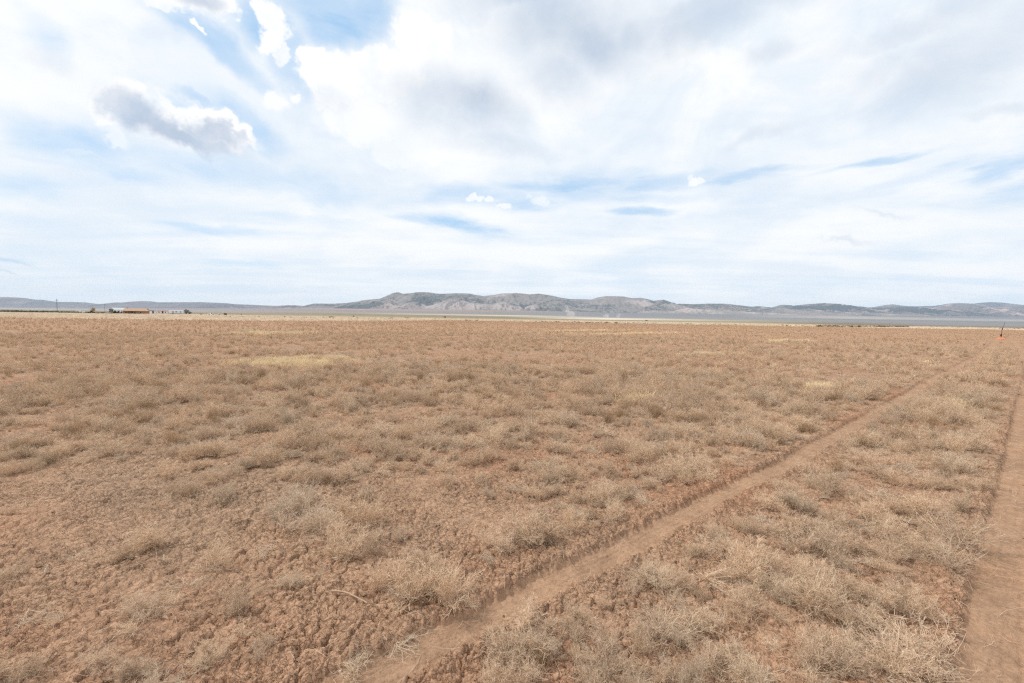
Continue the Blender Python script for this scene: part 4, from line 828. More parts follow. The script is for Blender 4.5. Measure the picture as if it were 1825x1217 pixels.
# ---- sagebrush belts beyond the field
def far_z(x, y):
    x = np.asarray(x, float); y = np.asarray(y, float); r_ = np.hypot(x, y)
    return ground_z(x, y, False)[0] + bajada_z(x, y) + 1.2 * vnoise(x * 0.004, y * 0.004, 7) * sst(r_, 250, 2500)
def sage_mesh(seed, lod):
    r = np.random.default_rng(seed); n = (700, 160)[lod]; f = (1, 2.2)[lod]
    d = unit(r.normal(0, 1, (n, 3))); d[:, 2] = np.abs(d[:, 2]); rr = r.uniform(0.35, 1, n) ** 0.5 * (1 + 0.25 * np.sin(d[:, 0] * 5 + seed) + 0.2 * np.cos(d[:, 1] * 7))
    c = d * rr[:, None] * np.array([0.55, 0.55, 0.62]); P_ = curves(c, d + r.normal(0, 0.5, (n, 3)), r.uniform(0.06, 0.14, n) * f ** 0.5, 3, r, 0.3)
    st = curves(np.zeros((9, 3)), np.column_stack([r.normal(0, 0.6, 9), r.normal(0, 0.6, 9), np.ones(9)]), np.full(9, 0.5), 4, r, 0.1)
    v, fc = pack([sweep(P_, 0.020 * f, 0.008 * f, 2, r), sweep(st, 0.02, 0.008, 3, r)]); v[:, 2] = np.maximum(v[:, 2], 0.0)
    return v, fc
lib_s = [mesh_from('sage', *sage_mesh(i, 1), M_GREEN) for i in range(4)]
ap, as_, ar, aw = [], [], [], []
def belt(px0, px1, y0, y1, n, s0, s1):
    ux = rg.uniform(px0, px1, n); uy = y0 + (y1 - y0) * (ux - px0) / (px1 - px0) + rg.normal(0, 0.28, n)
    uy = np.maximum(uy, hor(ux) + 1.6)
    g = np.array([at_ground(a, b) for a, b in zip(ux, uy)]); s = rg.uniform(s0, s1, n)
    r_, s_ = rot_scl(n, rg, s, 0.05); ap.append(np.column_stack([g, far_z(g[:, 0], g[:, 1]) - 0.03])); ar.append(r_); as_.append(s_); aw.append(rg.integers(0, 4, n))
belt(-60, 60, 555.3, 556.2, 260, 1.0, 2.0); belt(60, 140, 556.0, 557.6, 200, 1.0, 1.9); belt(130, 220, 557.6, 559, 80, 0.7, 1.3)
belt(1455, 1620, 582.0, 583.6, 330, 0.6, 1.1); belt(1390, 1480, 580.3, 582.2, 60, 0.4, 0.8); belt(1640, 1760, 583.4, 585, 90, 0.35, 0.7); belt(1780, 1900, 586.2, 588, 120, 0.5, 0.9)
belt(1000, 1400, 574.3, 580, 170, 0.35, 0.8); belt(820, 1000, 570.8, 574, 50, 0.4, 0.8); belt(400, 820, 565, 569.4, 60, 0.5, 1.0)
scatter_object('sagebrush_belt', np.concatenate(ap), np.concatenate(as_), np.concatenate(ar), np.concatenate(aw), lib_s)

# ---- loose twigs and clods on the near soil
n = 17000; x, y = scatter(n, 1.1, 12, rg, 62); rdv = rut_dist(x, y); keep = rg.uniform(0, 1, n) < np.where(rdv < 0.2, 0.95, 0.4 + 0.4 * np.clip(clump_density(x, y), 0, 1)); x, y = x[keep], y[keep]; n = len(x)
z = ground_z(x, y, True)[0]; az = rg.uniform(0, 2 * PI, n); d = np.stack([np.cos(az), np.sin(az), rg.uniform(-0.05, 0.25, n)], 1)
Pq = curves(np.zeros((n, 3)), d, rg.uniform(0.03, 0.20, n) * (0.6 + rg.uniform(0, 1, n) ** 3), 6, rg, 0.24); Pq[..., 2] = np.abs(Pq[..., 2]) * 0.6 + 0.003
gx = Pq[..., 0] + x[:, None]; gy = Pq[..., 1] + y[:, None]; gz = ground_z(gx.ravel(), gy.ravel(), True)[0].reshape(gx.shape)
Pq = np.stack([gx, gy, np.maximum(gz, z[:, None]) * 0.5 + gz * 0.5 + Pq[..., 2] + 0.002], -1)
rr_ = rg.uniform(0.0005, 0.0013, n)
obj('fallen_twigs', mesh_from('fallen_twigs', *sweep(Pq, rr_, rr_ * 0.5, 3, rg), M_STEM), kind='stuff')
n = 5200; x, y = scatter(n, 1.0, 9, rg, 62); rdv = rut_dist(x, y); keep = rg.uniform(0, 1, n) < np.where(rdv < 0.15, 0.05, 0.25 + 0.75 * np.exp(-((rdv - 0.27) / 0.1) ** 2)); x, y = x[keep], y[keep]; n = len(x)
z, rt_, ck, eg = ground_z(x, y, True)
ico = np.array([(0, 0, 1), (0.9, 0, 0.35), (0.28, 0.86, 0.4), (-0.75, 0.5, 0.3), (-0.7, -0.55, 0.42), (0.3, -0.85, 0.33), (0.7, 0.5, -0.5), (-0.3, 0.8, -0.5), (-0.9, 0, -0.45), (-0.25, -0.8, -0.5), (0.72, -0.5, -0.5), (0, 0, -0.9)])
icf = [(0, 1, 2), (0, 2, 3), (0, 3, 4), (0, 4, 5), (0, 5, 1), (1, 6, 2), (2, 7, 3), (3, 8, 4), (4, 9, 5), (5, 10, 1), (1, 10, 6), (2, 6, 7), (3, 7, 8), (4, 8, 9), (5, 9, 10), (11, 7, 6), (11, 8, 7), (11, 9, 8), (11, 10, 9), (11, 6, 10)]
sz = 0.004 + 0.016 * rg.uniform(0, 1, n) ** 3
V_ = ico[None] * (1 + rg.normal(0, 0.16, (n, 12, 1))) * sz[:, None, None] * np.stack([rg.uniform(0.8, 1.4, n), rg.uniform(0.7, 1.2, n), rg.uniform(0.4, 0.8, n)], 1)[:, None]
ca, sa = np.cos(az := rg.uniform(0, 6.28, n)), np.sin(az)
V_ = np.stack([V_[..., 0] * ca[:, None] - V_[..., 1] * sa[:, None], V_[..., 0] * sa[:, None] + V_[..., 1] * ca[:, None], V_[..., 2]], -1) + np.stack([x, y, z + sz * 0.2], 1)[:, None]
Fc = (np.array(icf)[None] + 12 * np.arange(n)[:, None, None]).reshape(-1, 3)
soilc = np.tile(np.array(S(201, 167, 139, 0.74)), (n * 12, 1)) * np.repeat(rg.uniform(0.85, 1.12, n), 12)[:, None]
obj('dirt_clods', mesh_from('dirt_clods', V_.reshape(-1, 3), Fc, M_SOIL, {'soil': soilc, 'rut': np.zeros(n * 12)}, smooth=False), kind='stuff')

# ------------------------------------------------------------------ the homestead and the other far things
def flat_mat(name, col, vary=0.12, scale=3.0, stretch=(1, 1, 1)):
    mt, t, b = new_mat(name)
    tc_ = t.n.new('ShaderNodeTexCoord'); n_ = t.noise(t.mapping(tc_.outputs['Object'], scale=stretch), scale, 4, 0.6)
    c = t.mix(t.ramp(n_, 0.3, 0.7), tuple(v * (1 - vary) for v in col), tuple(min(v * (1 + vary), 1) for v in col)); t.l.new(c, b.inputs['Base Color'])
    return mt
M = {k: flat_mat(k, *v) for k, v in {
    'brown_log_wall': (S(172, 134, 106, 0.75), 0.2, 2.0, (0.3, 0.3, 6)), 'tan_roof': (S(208, 176, 150, 0.74), 0.12, 2.0), 'cream_gable': (S(250, 236, 216, 0.95), 0.05),
    'dark_glass': (S(60, 55, 55, 0.6), 0.1), 'door_wood': (S(110, 78, 60, 0.6), 0.1), 'white_wall': (S(250, 247, 243, 0.92), 0.06), 'white_roof': (S(222, 225, 224, 0.75), 0.05),
    'dark_roof': (S(92, 84, 84, 0.6), 0.1), 'mauve_roof': (S(200, 165, 160, 0.7), 0.1), 'trailer_white': (S(248, 248, 250, 0.9), 0.05), 'dark_paint': (S(66, 58, 56, 0.6), 0.2),
    'rust': (S(150, 100, 76, 0.6), 0.3, 4.0), 'pale_bark': (S(225, 208, 180, 0.95), 0.2), 'pole_wood': (S(112, 96, 88, 0.5), 0.2), 'bark': (S(104, 88, 74, 0.5), 0.2), 'juniper_green': (S(92, 92, 72, 0.5), 0.3),
    'grey_green': (S(150, 152, 136, 0.6), 0.25), 'concrete': (S(190, 180, 170, 0.6), 0.1), 'rubber': (S(45, 42, 42, 0.6), 0.1), 'orange_cloth': (S(246, 140, 96, 0.95), 0.16, 9.0), 'dead_wood': (S(110, 80, 66, 0.5), 0.3, 12.0),
    'red_brown_wood': (S(112, 62, 50, 0.6), 0.25, 8.0), 'peeled_wood': (S(216, 182, 150, 0.74), 0.14, 40.0, (1, 1, 1)), 'pale_chip': (S(236, 218, 192, 0.8), 0.08, 60.0), 'lit_wall_orange': (S(226, 165, 90, 0.7), 0.2)}.items()}
def place(px, py, off=0.0):
    """ground point under a pixel, facing the camera; metres per pixel across and up"""
    gx, gy = at_ground(px, py); a = math.atan2(gx, gy); z = float(far_z(np.array([gx]), np.array([gy]))[0])
    return (gx, gy, z), -a + R(off), gy * math.cos(a) / F_PX, gy / F_PX
def thing(name, px, py, label, cat, off=0.0, group=None, depth=None, fit=False):
    if depth:
        gx, gy, _ = at_depth(px, py, depth); a = math.atan2(gx, gy); loc = (gx, gy, float(far_z(np.array([gx]), np.array([gy]))[0])); rz = -a + R(off); mw, mh = gy * math.cos(a) / F_PX, gy / F_PX
    else: loc, rz, mw, mh = place(px, py, off)
    o = bpy.data.objects.new(name, None); C.objects.link(o); o.location = loc; o.rotation_euler = (0, 0, rz); o.empty_display_size = 0.5
    o['label'] = label; o['category'] = cat
    if fit: o.scale = [loc[1] / 365] * 3
    if group: o['group'] = group
    return o, mw, mh
class PM:
    def __init__(s): s.v = []; s.f = []
    def box(s, x0, x1, y0, y1, z0, z1):
        b = len(s.v); s.v += [(x, y, z) for x in (x0, x1) for y in (y0, y1) for z in (z0, z1)]
        s.f += [tuple(b + i for i in q) for q in ((0, 1, 3, 2), (4, 6, 7, 5), (0, 4, 5, 1), (2, 3, 7, 6), (0, 2, 6, 4), (1, 5, 7, 3))]; return s
    def poly(s, pts, faces):
        b = len(s.v); s.v += pts; s.f += [tuple(b + i for i in q) for q in faces]; return s
    def extrude(s, prof, x0, x1):        # a y-z outline swept along x
        n = len(prof); b = len(s.v); s.v += [(x0, y, z) for y, z in prof] + [(x1, y, z) for y, z in prof]
        s.f += [tuple(b + i for i in range(n)), tuple(b + n + i for i in reversed(range(n)))] + [(b + i, b + n + i, b + n + (i + 1) % n, b + (i + 1) % n) for i in range(n)]; return s
    def side(s, prof, y0, y1):           # an x-z outline swept along y
        n = len(prof); b = len(s.v); s.v += [(x, y0, z) for x, z in prof] + [(x, y1, z) for x, z in prof]
        s.f += [tuple(b + i for i in reversed(range(n))), tuple(b + n + i for i in range(n))] + [(b + i, b + (i + 1) % n, b + n + (i + 1) % n, b + n + i) for i in range(n)]; return s
    def cyl(s, c, r, h, axis='z', n=12):
        b = len(s.v)
        for k in (0, 1):
            for i in range(n):
                a = 2 * PI * i / n; u, v_ = r * math.cos(a), r * math.sin(a)
                s.v.append((c[0] + u, c[1] + v_, c[2] + k * h) if axis == 'z' else ((c[0] + u, c[1] + k * h, c[2] + v_) if axis == 'y' else (c[0] + k * h, c[1] + u, c[2] + v_)))
        s.f += [tuple(b + i for i in range(n)), tuple(b + n + i for i in range(n))] + [(b + i, b + (i + 1) % n, b + n + (i + 1) % n, b + n + i) for i in range(n)]; return s
    def build(s, name, mat, parent=None, smooth=False, **pr):
        me = bpy.data.meshes.new(name); me.from_pydata(s.v, [], s.f); me.update(); me.materials.append(mat)
        if smooth: me.polygons.foreach_set('use_smooth', [True] * len(me.polygons))
        return obj(name, me, parent, **pr)
def gable(root, L, W, H, rise, wallm, roofm, gablem=None, over=0.4, thick=0.14, windows=(), door=None, porch=None):
    x0, x1, y0, y1 = -L / 2, L / 2, -W / 2, W / 2
    w_ = PM().box(x0, x1, y0, y1, 0, H).build('wall', wallm, root)
    g = PM()
    for xa, xb in ((x0, x0 + 0.12), (x1 - 0.12, x1)): g.extrude([(y0, H + 0.003), (y1, H + 0.003), (0, H + rise)], xa, xb)
    if gablem: g.build('gable', gablem, root)
    sl = rise / (W / 2)
    rf = PM().extrude([(y0 - over, H - over * sl + 0.02), (0, H + rise + 0.02), (y1 + over, H - over * sl + 0.02), (y1 + over, H - over * sl + thick + 0.02), (0, H + rise + thick + 0.05), (y0 - over, H - over * sl + thick + 0.02)], x0 - over, x1 + over).build('roof', roofm, root)
    for (wx, ww, wz, wh) in windows:
        f = PM(); 
        f.box(wx - ww / 2 - 0.08, wx + ww / 2 + 0.08, y0 - 0.05, y0 - 0.004, wz - 0.08, wz + wh + 0.08); fr = f.build('window', M['white_wall'], root)
        PM().box(wx - ww / 2, wx + ww / 2, y0 - 0.065, y0 - 0.052, wz, wz + wh).build('pane', M['dark_glass'], fr)
    if door is not None:
        d = PM().box(door - 0.5, door + 0.5, y0 - 0.05, y0 - 0.004, 0.02, 2.05).build('door', M['door_wood'], root)
    if porch:
        a, b, dp = porch
        PM().side([(a, H - over * sl - 0.05), (b, H - over * sl - 0.05), (b, H - over * sl + 0.07), (a, H - over * sl + 0.07)], y0 - over - dp, y0 - over - 0.01).build('porch_roof', roofm, root)
        for k in range(4):
            xx = a + 0.15 + (b - a - 0.3) * k / 3
            PM().box(xx - 0.09, xx + 0.09, y0 - over - dp + 0.1, y0 - over - dp + 0.28, 0, H - over * sl - 0.055).build('porch_post', M['bark'], root)
    return rf

# ranch house
h, mw, mh = thing('ranch_house', 243, 559.3, 'long brown ranch house with tan pitched roof and cream gable end', 'house', off=-26)
rf = gable(h, 14.6, 8.2, 2.55, 1.95, M['brown_log_wall'], M['tan_roof'], M['cream_gable'], 0.55, windows=((-5.2, 1.3, 0.9, 1.0), (0.9, 1.6, 0.9, 1.0), (4.9, 1.3, 0.9, 1.0)), door=-0.9, porch=(-4.6, 2.2, 1.6))
PM().box(-6.6, -5.9, -0.4, 0.4, 3.9, 5.0).build('chimney', M['concrete'], rf)
# outbuildings
o, mw, mh = thing('barn', 213, 558.0, 'white barn with pale roof between the dark junipers and the ranch house', 'barn', off=20, fit=True)
gable(o, 9.5, 8.5, 2.6, 1.5, M['white_wall'], M['white_roof'], M['white_wall'], 0.3, windows=((-2.0, 1.0, 1.0, 0.9),), door=1.6)
o, mw, mh = thing('shed', 272.5, 558.6, 'small white shed with flat dark roof just right of the ranch house', 'shed', off=4, fit=True)
PM().box(-1.8, 1.8, -1.5, 1.5, 0, 2.05).build('wall', M['white_wall'], o); PM().side([(-2.0, 2.06), (2.0, 2.06), (2.0, 2.28), (-2.0, 2.38)], -1.8, 1.8).build('roof', M['dark_roof'], o); PM().box(-0.5, 0.5, -1.56, -1.504, 0.02, 1.85).build('door', M['door_wood'], o)
o, mw, mh = thing('stable', 289.5, 558.5, 'low white stable under a mauve red roof with dark openings', 'stable', off=-5, fit=True)
gable(o, 6.6, 3.6, 1.75, 0.75, M['white_wall'], M['mauve_roof'], M['white_wall'], 0.2, windows=((-2.0, 0.7, 0.6, 0.7), (2.1, 0.7, 0.6, 0.7)), door=0.3)
o, mw, mh = thing('mobile_home', 314.5, 559.2, 'long plain white mobile home, widest of the pale buildings', 'mobile home', off=3, fit=True)
PM().box(-4.4, 4.4, -1.7, 1.7, 0.35, 2.5).build('body', M['trailer_white'], o); PM().extrude([(-1.85, 2.51), (1.85, 2.51), (0, 2.85)], -4.6, 4.6).build('roof', M['white_roof'], o)
PM().box(-4.2, 4.2, -1.6, 1.6, 0.0, 0.345).build('skirting', M['concrete'], o); PM().box(-2.6, -1.9, -1.74, -1.704, 0.45, 2.2).build('door', M['concrete'], o)
for wx in (-0.6, 2.2): PM().box(wx, wx + 0.9, -1.74, -1.704, 1.2, 1.9).build('window', M['dark_glass'], o)
o, mw, mh = thing('shelter', 401.5, 561.0, 'small dark red-brown animal shelter with pale roof standing alone in straw', 'shelter', off=12, fit=True)
PM().box(-1.0, 1.0, 0.5, 0.6, 0, 1.25).box(-1.0, -0.9, -0.6, 0.495, 0, 1.25).box(0.9, 1.0, -0.6, 0.495, 0, 1.25).build('wall', M['red_brown_wood'], o); PM().side([(-1.15, 1.26), (1.15, 1.26), (1.15, 1.36), (-1.15, 1.36)], -0.8, 0.75).build('roof', M['cream_gable'], o)
for k in (-0.95, 0.95): PM().box(k - 0.05, k + 0.05, -0.72, -0.62, 0, 1.255).build('post', M['bark'], o)
for (px, py, lab, dp, sc) in ((58, 551.6, 'tiny white farmhouse on the far flat, left of its twin', 3600, 1.0), (90, 552.2, 'tiny white farmhouse on the far flat behind the tall utility pole', 3600, 1.0)):
    o, mw, mh = thing('farmhouse', px, py, lab, 'farmhouse', off=10, group='farmhouses on the far flat', depth=dp)
    gable(o, 13, 8, 3.0, 2.2, M['white_wall'], M['white_roof'], None, 0.4)
# vehicles and odds and ends by the house
def pickup(root, paint, L=5.0):
    PM().side([(-L / 2, 0.45), (L / 2, 0.45), (L / 2, 0.95), (L / 2 - 1.1, 1.05), (L / 2 - 1.5, 1.08), (-L / 2, 1.0)], -0.9, 0.9).build('body', paint, root)
    PM().side([(-0.6, 1.07), (1.25, 1.07), (0.75, 1.72), (-0.5, 1.74)], -0.8, 0.8).build('cab', paint, root)
    PM().side([(-0.45, 1.12), (1.05, 1.12), (0.68, 1.62), (-0.42, 1.64)], -0.815, -0.802).build('window', M['dark_glass'], root)
    for wx in (-1.55, 1.6):
        for wy in (-0.92, 0.7): PM().cyl((wx, wy, 0.36), 0.36, 0.22, 'y').build('wheel', M['rubber'], root)
o, _, _ = thing('pickup_truck', 162, 558.0, 'dark pickup truck parked below the bare cottonwood', 'truck', off=8); pickup(o, M['dark_paint'])
o, _, _ = thing('pickup_truck', 209, 558.9, 'dark pickup truck parked in front of the white barn', 'truck', off=-6); pickup(o, M['dark_paint'])
o, _, _ = thing('pickup_truck', 376, 561.2, 'white pickup truck out in the straw grass between mobile home and shelter', 'truck', off=14); pickup(o, M['white_wall'], 4.6)
def wagon(root, paint, L, H, W=1.9):
    PM().side([(-L / 2, 0.5), (L / 2, 0.5), (L / 2, H * 0.8), (L / 2 - 0.3, H), (-L / 2 + 0.2, H), (-L / 2, H * 0.9)], -W / 2, W / 2).build('body', paint, root)
    PM().box(L / 2, L / 2 + 0.9, -0.06, 0.06, 0.42, 0.49).build('drawbar', M['dark_paint'], root)
    for wy in (-W / 2 - 0.12, W / 2 - 0.1): PM().cyl((0, wy, 0.34), 0.34, 0.2, 'y').build('wheel', M['rubber'], root)
o, _, _ = thing('camper', 139.5, 557.3, 'boxy white camper left of the bare cottonwood', 'camper', off=-10, fit=True); wagon(o, M['white_wall'], 2.6, 2.3)
o, _, _ = thing('cargo_trailer', 390.5, 561.2, 'tiny white cargo trailer beside the red-brown animal shelter', 'trailer', off=20, fit=True); wagon(o, M['white_wall'], 1.2, 0.95, 0.9)
o, _, _ = thing('flatbed_trailer', 180, 557.6, 'rusty brown flatbed trailer right of the bare cottonwood', 'trailer', off=5)
PM().box(-3.2, 3.2, -1.1, 1.1, 0.6, 0.78).build('bed', M['rust'], o); PM().box(-3.2, -3.1, -1.1, 1.1, 0.785, 1.5).build('headboard', M['rust'], o); PM().box(3.2, 4.3, -0.07, 0.07, 0.5, 0.6).build('drawbar', M['rust'], o)
for wx in (0.4, 1.3):
    for wy in (-1.12, 0.9): PM().cyl((wx, wy, 0.38), 0.36, 0.22, 'y').build('wheel', M['rubber'], o)
def tank(px, py, r, l, lab):
    o, _, _ = thing('water_tank', px, py, lab, 'tank', off=10)
    PM().cyl((-l / 2, 0, r + 0.2), r, l, 'x', 16).build('tank_body', M['white_wall'], o, True)
    for k in (-l / 3, l / 3 - 0.15): PM().box(k, k + 0.15, -r * 0.7, r * 0.7, 0, 0.35).build('cradle', M['concrete'], o)
tank(149, 557.6, 0.55, 1.8, 'small white water tank lying between camper and dark pickup truck')
# orange-tan blocks imitating the lit foot of the wall at the house corner
o, _, _ = thing('lit_wall_blocks', 261.5, 559.8, 'orange tan blocks imitating the lit wall foot at the right corner of the ranch house', 'lit wall stand-in')
for i, (bx, bz) in enumerate(((-0.85, 0), (0.15, 0), (-0.35, 0.52))): PM().box(bx, bx + 0.95, -0.4 - 0.02 * i, 0.4 - 0.02 * i, bz, bz + 0.5).build('lit_block', M['lit_wall_orange'], o)

# utility poles
for (px, py, Y, hh, lab) in ((102, 556.5, 433, 12.8, 'taller nearer utility pole left of the bare cottonwood'), (187, 556.8, 700, 13.2, 'thin farther utility pole right of the bare cottonwood')):
    o, mw, mh = thing('utility_pole', px, py, lab, 'utility pole', depth=Y, group='utility poles behind the field')
    PM().cyl((0, 0, 0), 0.17 if Y < 500 else 0.15, hh, 'z', 8).build('pole', M['pole_wood'], o, True)
    PM().box(-1.2, 1.2, -0.06, 0.06, hh - 1.6, hh - 1.45).build('crossarm', M['pole_wood'], o)
    for k in (-1.0, 0.0, 1.0): PM().cyl((k * 1.05, 0, hh - 1.447 if k else hh + 0.002), 0.06, 0.22, 'z', 6).build('insulator', M['white_wall'], o)

# trees
def bare_tree(px, py, hpx, lab):
    o, mw, mh = thing('bare_tree', px, py, lab, 'tree'); H = hpx * mh; r = np.random.default_rng(5)
    tr = curves(np.zeros((3, 3)), np.array([[0.05, 0, 1], [-0.25, 0.1, 1], [0.3, -0.1, 1]]), np.array([H * 0.42] * 3), 5, r, 0.08)
    b1 = branch(tr, 40, r, 0.25, 1, H * 0.42, 0.45, 0.45, 5, 0.12); b2 = branch(b1, 420, r, 0.15, 1, H * 0.24, 0.5, 0.35, 4, 0.18); b3 = branch(b2, 8000, r, 0.1, 1, H * 0.10, 0.6, 0.25, 3, 0.25)
    obj('trunk', mesh_from('trunk', *sweep(tr, 0.16, 0.07, 8, r), M['bark']), o)
    obj('crown', mesh_from('crown', *pack([sweep(b1, 0.05, 0.025, 4, r), sweep(b2, 0.022, 0.012, 3, r), sweep(b3, 0.016, 0.012, 2, r)]), M['pale_bark']), o)
bare_tree(165.5, 558.0, 13.5, 'round leafless pale cottonwood tree left of the ranch house')
def leafy(name, px, py, wpx, hpx, mat, lab, cat, group=None, seed=1):
    o, mw, mh = thing(name, px, py, lab, cat, group=group); W, H = wpx * mw, hpx * mh
    r = np.random.default_rng(seed); n = 900
    d = unit(r.normal(0, 1, (n, 3))); rr = r.uniform(0.3, 1, n) ** 0.5 * (1 + 0.22 * np.sin(d[:, 0] * 5 + seed) + 0.2 * np.cos(d[:, 2] * 6 + seed * 2)); c = d * rr[:, None] * np.array([W * 0.46, W * 0.4, H * 0.42]) + np.array([0, 0, H * 0.54])
    P_ = curves(c, d + r.normal(0, 0.6, (n, 3)), r.uniform(0.05, 0.13, n) * (W + H) * 0.5, 3, r, 0.3); P_[..., 2] = np.maximum(P_[..., 2], 0.02)
    st = curves(r.normal(0, 0.02 * W, (4, 3)) * np.array([1, 1, 0]), np.column_stack([r.normal(0, 0.35, 4), r.normal(0, 0.35, 4), np.ones(4)]), np.full(4, H * 0.6), 4, r, 0.1)
    obj('trunk', mesh_from('trunk', *sweep(st, 0.035 * (W + H) * 0.5, 0.012 * (W + H) * 0.5, 5, r), M['bark']), o)
    obj('crown', mesh_from('crown', *sweep(P_, 0.030 * (W + H) * 0.5, 0.010 * (W + H) * 0.5, 2, r), mat), o)
for i, (px, py, w_, h_, lab) in enumerate(((198.5, 558.4, 8, 8.5, 'dark juniper left of the white barn, leftmost of three'), (204.5, 558.7, 6, 6, 'low dark juniper in front of the white barn roof, middle of three'), (217, 558.8, 4, 4, 'smallest dark juniper between barn and ranch house'))):
    leafy('juniper', px, py, w_, h_, M['juniper_green'], lab, 'tree', 'junipers by the white barn', 11 + i)
leafy('elm_tree', 332, 559.2, 9, 8.5, M['grey_green'], 'grey green leafy tree at the right end of the white mobile home', 'tree', seed=21)
leafy('elm_tree', 338, 559.6, 7, 4.5, M['grey_green'], 'low grey green tree right of the taller one by the mobile home', 'tree', seed=22)
BUSH = [(590, 564.9, 9, 1.6, 'wide flat dark bush in the straw below the left foot of the hills'), (630, 564.8, 3, 2.2, 'small dark bush in straw, right of the wide flat one'), (697, 567.2, 5, 1.3, 'low dark bush in the pale grass below the tallest peak'), (725, 567.5, 7, 1.6, 'dark low bush just right of the one below the tallest peak'),
        (793, 566.0, 5, 2.2, 'dark round bush on the green flat, centre left below the hills'), (852, 571.2, 4, 1.6, 'dark bush at the edge of the brown field, centre'), (990, 573.4, 4, 1.4, 'dark bush at the field edge, first right of centre'), (1024, 573.8, 5, 1.5, 'dark bush at the field edge, second right of centre'),
        (1152, 571.8, 5, 1.4, 'dark flat bush standing alone on the pale line beyond the field'), (358.5, 560.6, 4, 1.6, 'small dark bush between mobile home and white pickup truck'), (308, 560.2, 4, 1.4, 'small dark bush in front of the white mobile home'), (430, 561.4, 2, 1.6, 'tiny dark bush in straw right of the red-brown animal shelter')]
for i, (px, py, w_, h_, lab) in enumerate(BUSH): leafy('bush', px, py, w_, h_, M['juniper_green'], lab, 'bush', 'dark bushes beyond the brown field', 40 + i)
leafy('bush', 247, 657, 9, 8, M['dead_wood'], 'small dark dead bush standing out in the brown field, far left', 'bush', seed=61)

# ---- the crooked stake with the orange cloth
o, mw, mh = thing('stake', 1783.5, 603, 'crooked dark stake leaning right at the top, above orange cloth', 'stake')
pp = np.array([[(0, 0, -0.1), (0.03, 0, 0.35), (0.05, 0.02, 0.75), (0.06, 0, 1.05), (0.12, 0.02, 1.35), (0.20, 0, 1.65), (0.25, 0.02, 1.98)]])
rg2 = np.random.default_rng(3)
obj('post', mesh_from('post', *sweep(pp, 0.024, 0.012, 8, rg2), M['dead_wood']), o)
k1 = np.array([[(-0.03, -0.05, 0.24), (-0.02, -0.05, 0.34), (0.0, -0.04, 0.46), (0.03, -0.04, 0.56)], [(0.05, -0.03, 0.22), (0.05, -0.05, 0.32), (0.03, -0.05, 0.42), (0.05, -0.04, 0.52)]])
obj('knot', mesh_from('knot', *sweep(k1, 0.058, 0.028, 8, rg2), M['red_brown_wood']), o)
k2 = np.array([[(0.05, -0.03, 0.98), (0.07, -0.04, 1.08), (0.10, -0.04, 1.20), (0.13, -0.03, 1.32)]])
obj('wrap', mesh_from('wrap', *sweep(k2, 0.048, 0.032, 8, rg2), M['dead_wood']), o)
loc, rz, mw, mh = place(1783.5, 604.2)
nx_, ny_ = 34, 18; gx, gy = np.meshgrid(np.linspace(-1, 1, nx_), np.linspace(-1, 1, ny_))
prof = np.clip(1 - (np.abs(gx) ** 2.6 + np.abs(gy) ** 2.6), 0, 1) ** 0.45
zz = prof * (0.20 + 0.07 * fbm(gx * 2.5 + 4, gy * 2.5, 3, 5) + 0.05 * np.abs(fbm(gx * 6, gy * 6, 2, 8))) - 0.03
xx = gx * (0.33 + 0.05 * fbm(gx * 0 + 1, gy * 3, 2, 9)) + 0.10 * (gx > 0.6) * (gx - 0.6); yy = gy * 0.26
vv = np.stack([xx.ravel(), yy.ravel(), zz.ravel()], 1); a_ = (np.arange(ny_ - 1)[:, None] * nx_ + np.arange(nx_ - 1)[None]); ff = np.stack([a_, a_ + 1, a_ + nx_ + 1, a_ + nx_], -1).reshape(-1, 4)
o = obj('orange_cloth', mesh_from('orange_cloth', vv, ff, M['orange_cloth']), label='bright orange crumpled cloth heap at the foot of the crooked stake', category='cloth'); o.location = loc; o.rotation_euler = (0, 0, rz)

# ---- small pale things on the near soil
def on_soil(px, py):
    x_, y_ = at_ground(px, py); return x_, y_, float(ground_z(np.array([x_]), np.array([y_]), True)[0][0])
p0 = np.array(on_soil(591, 1061)); p1_ = np.array(on_soil(655, 1083)); mid_ = (p0 * 0.55 + p1_ * 0.45) + np.array([0.0, 0.02, 0.004]); q_ = p0 * 0.3 + mid_ * 0.7 + np.array([0, 0.004, 0.002])
top_ = max(p0[2], p1_[2], mid_[2]) + 0.008
stk = np.array([[(*p0[:2], top_), (*((p0 + q_) / 2)[:2], top_ + 0.004), (*q_[:2], top_ + 0.005), (*mid_[:2], top_ + 0.004), (*((mid_ + p1_) / 2)[:2], top_ + 0.003), (*p1_[:2], top_)]])
stk -= np.array([p0[0], p0[1], 0]) * 0
so = obj('stick', mesh_from('stick', *sweep(stk, 0.0050, 0.0034, 8, rg2), M['peeled_wood']), label='pale peeled bent stick lying on cracked soil left of the left rut', category='stick')
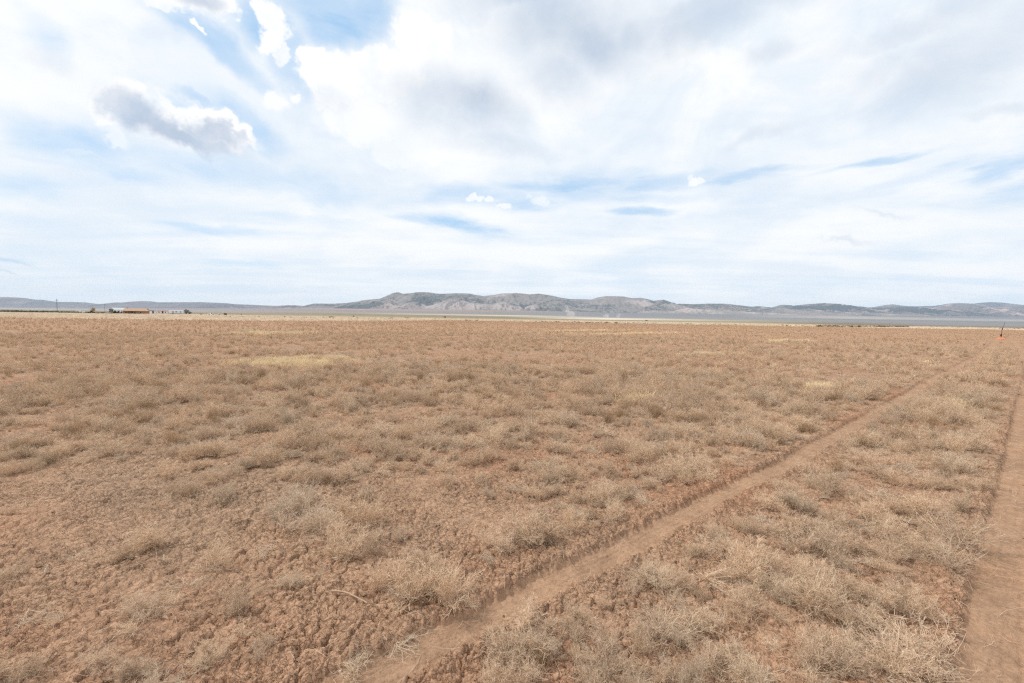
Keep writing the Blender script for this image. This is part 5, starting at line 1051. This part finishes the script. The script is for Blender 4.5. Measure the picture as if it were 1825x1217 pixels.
for (px, py, L_, lab) in ((81, 1016, 0.05, 'largest pale chip upright on bare soil near the left edge'), (292, 996, 0.034, 'pale curved chip on soil below the round shrub at left'), (125, 783, 0.07, 'white chip lying in the middle distance at far left'), (427, 810, 0.07, 'white chip right of the shrubs in the left middle distance'), (64, 1070, 0.026, 'tiny tan chip below the largest pale chip')):
    x_, y_, z_ = on_soil(px, py); a_ = rg2.uniform(0, 6.28); c_, s_ = math.cos(a_), math.sin(a_)
    P_ = np.array([[(0, 0, 0), (0.15 * L_ * c_, 0.15 * L_ * s_, 0.4 * L_), (0.35 * L_ * c_, 0.3 * L_ * s_, 0.75 * L_), (0.6 * L_ * c_, 0.5 * L_ * s_, L_)]]) + np.array([0, 0, 0.0])
    v_, f_ = sweep(P_, 0.2 * L_, 0.12 * L_, 6, rg2); v_[:, 1] *= 0.6
    co = obj('wood_chip', mesh_from('wood_chip', v_, f_, M['pale_chip']), label=lab, category='chip', group='pale chips on the soil'); co.location = (x_, y_, z_)

# ---- thin dust lifted off the far flats
def plume(px, Y, wpx, hpx, seed):
    X0, _, _ = at_depth(px, hor(px), Y); u = Y / F_PX; n, k = 14, 16; vs = []
    for i in range(n):
        t = i / (n - 1); r_ = wpx * u * 0.5 * (0.55 + 0.75 * t) * (1 + 0.25 * float(vnoise(np.array([t * 4.0]), np.array([seed * 1.0]), 3)[0])) * math.sin(PI * min(1, t * 0.86 + 0.14)) ** 0.5 + 0.5
        for j in range(k):
            a = 2 * PI * j / k; rr_ = r_ * (1 + 0.2 * math.sin(a * 3 + t * 5 + seed)); vs.append((X0 + rr_ * math.cos(a) + hpx * u * 0.12 * math.sin(t * 3 + seed), Y + rr_ * math.sin(a), 0.5 + t * hpx * u))
    fs = [(i * k + j, i * k + (j + 1) % k, (i + 1) * k + (j + 1) % k, (i + 1) * k + j) for i in range(n - 1) for j in range(k)]
    fs += [tuple(reversed(range(k))), tuple((n - 1) * k + j for j in range(k))]
    return vs, fs
pm = PM()
for a_ in ((1010, 2400, 9, 26, 1), (1020, 2450, 14, 15, 2), (1082, 2500, 10, 11, 3), (1103, 2500, 8, 12, 4)):
    v_, f_ = plume(*a_); pm.poly(v_, f_)
pm.build('dust', vol_mat('lifted_dust', 0.014, (0.95, 0.93, 0.9)), kind='stuff')
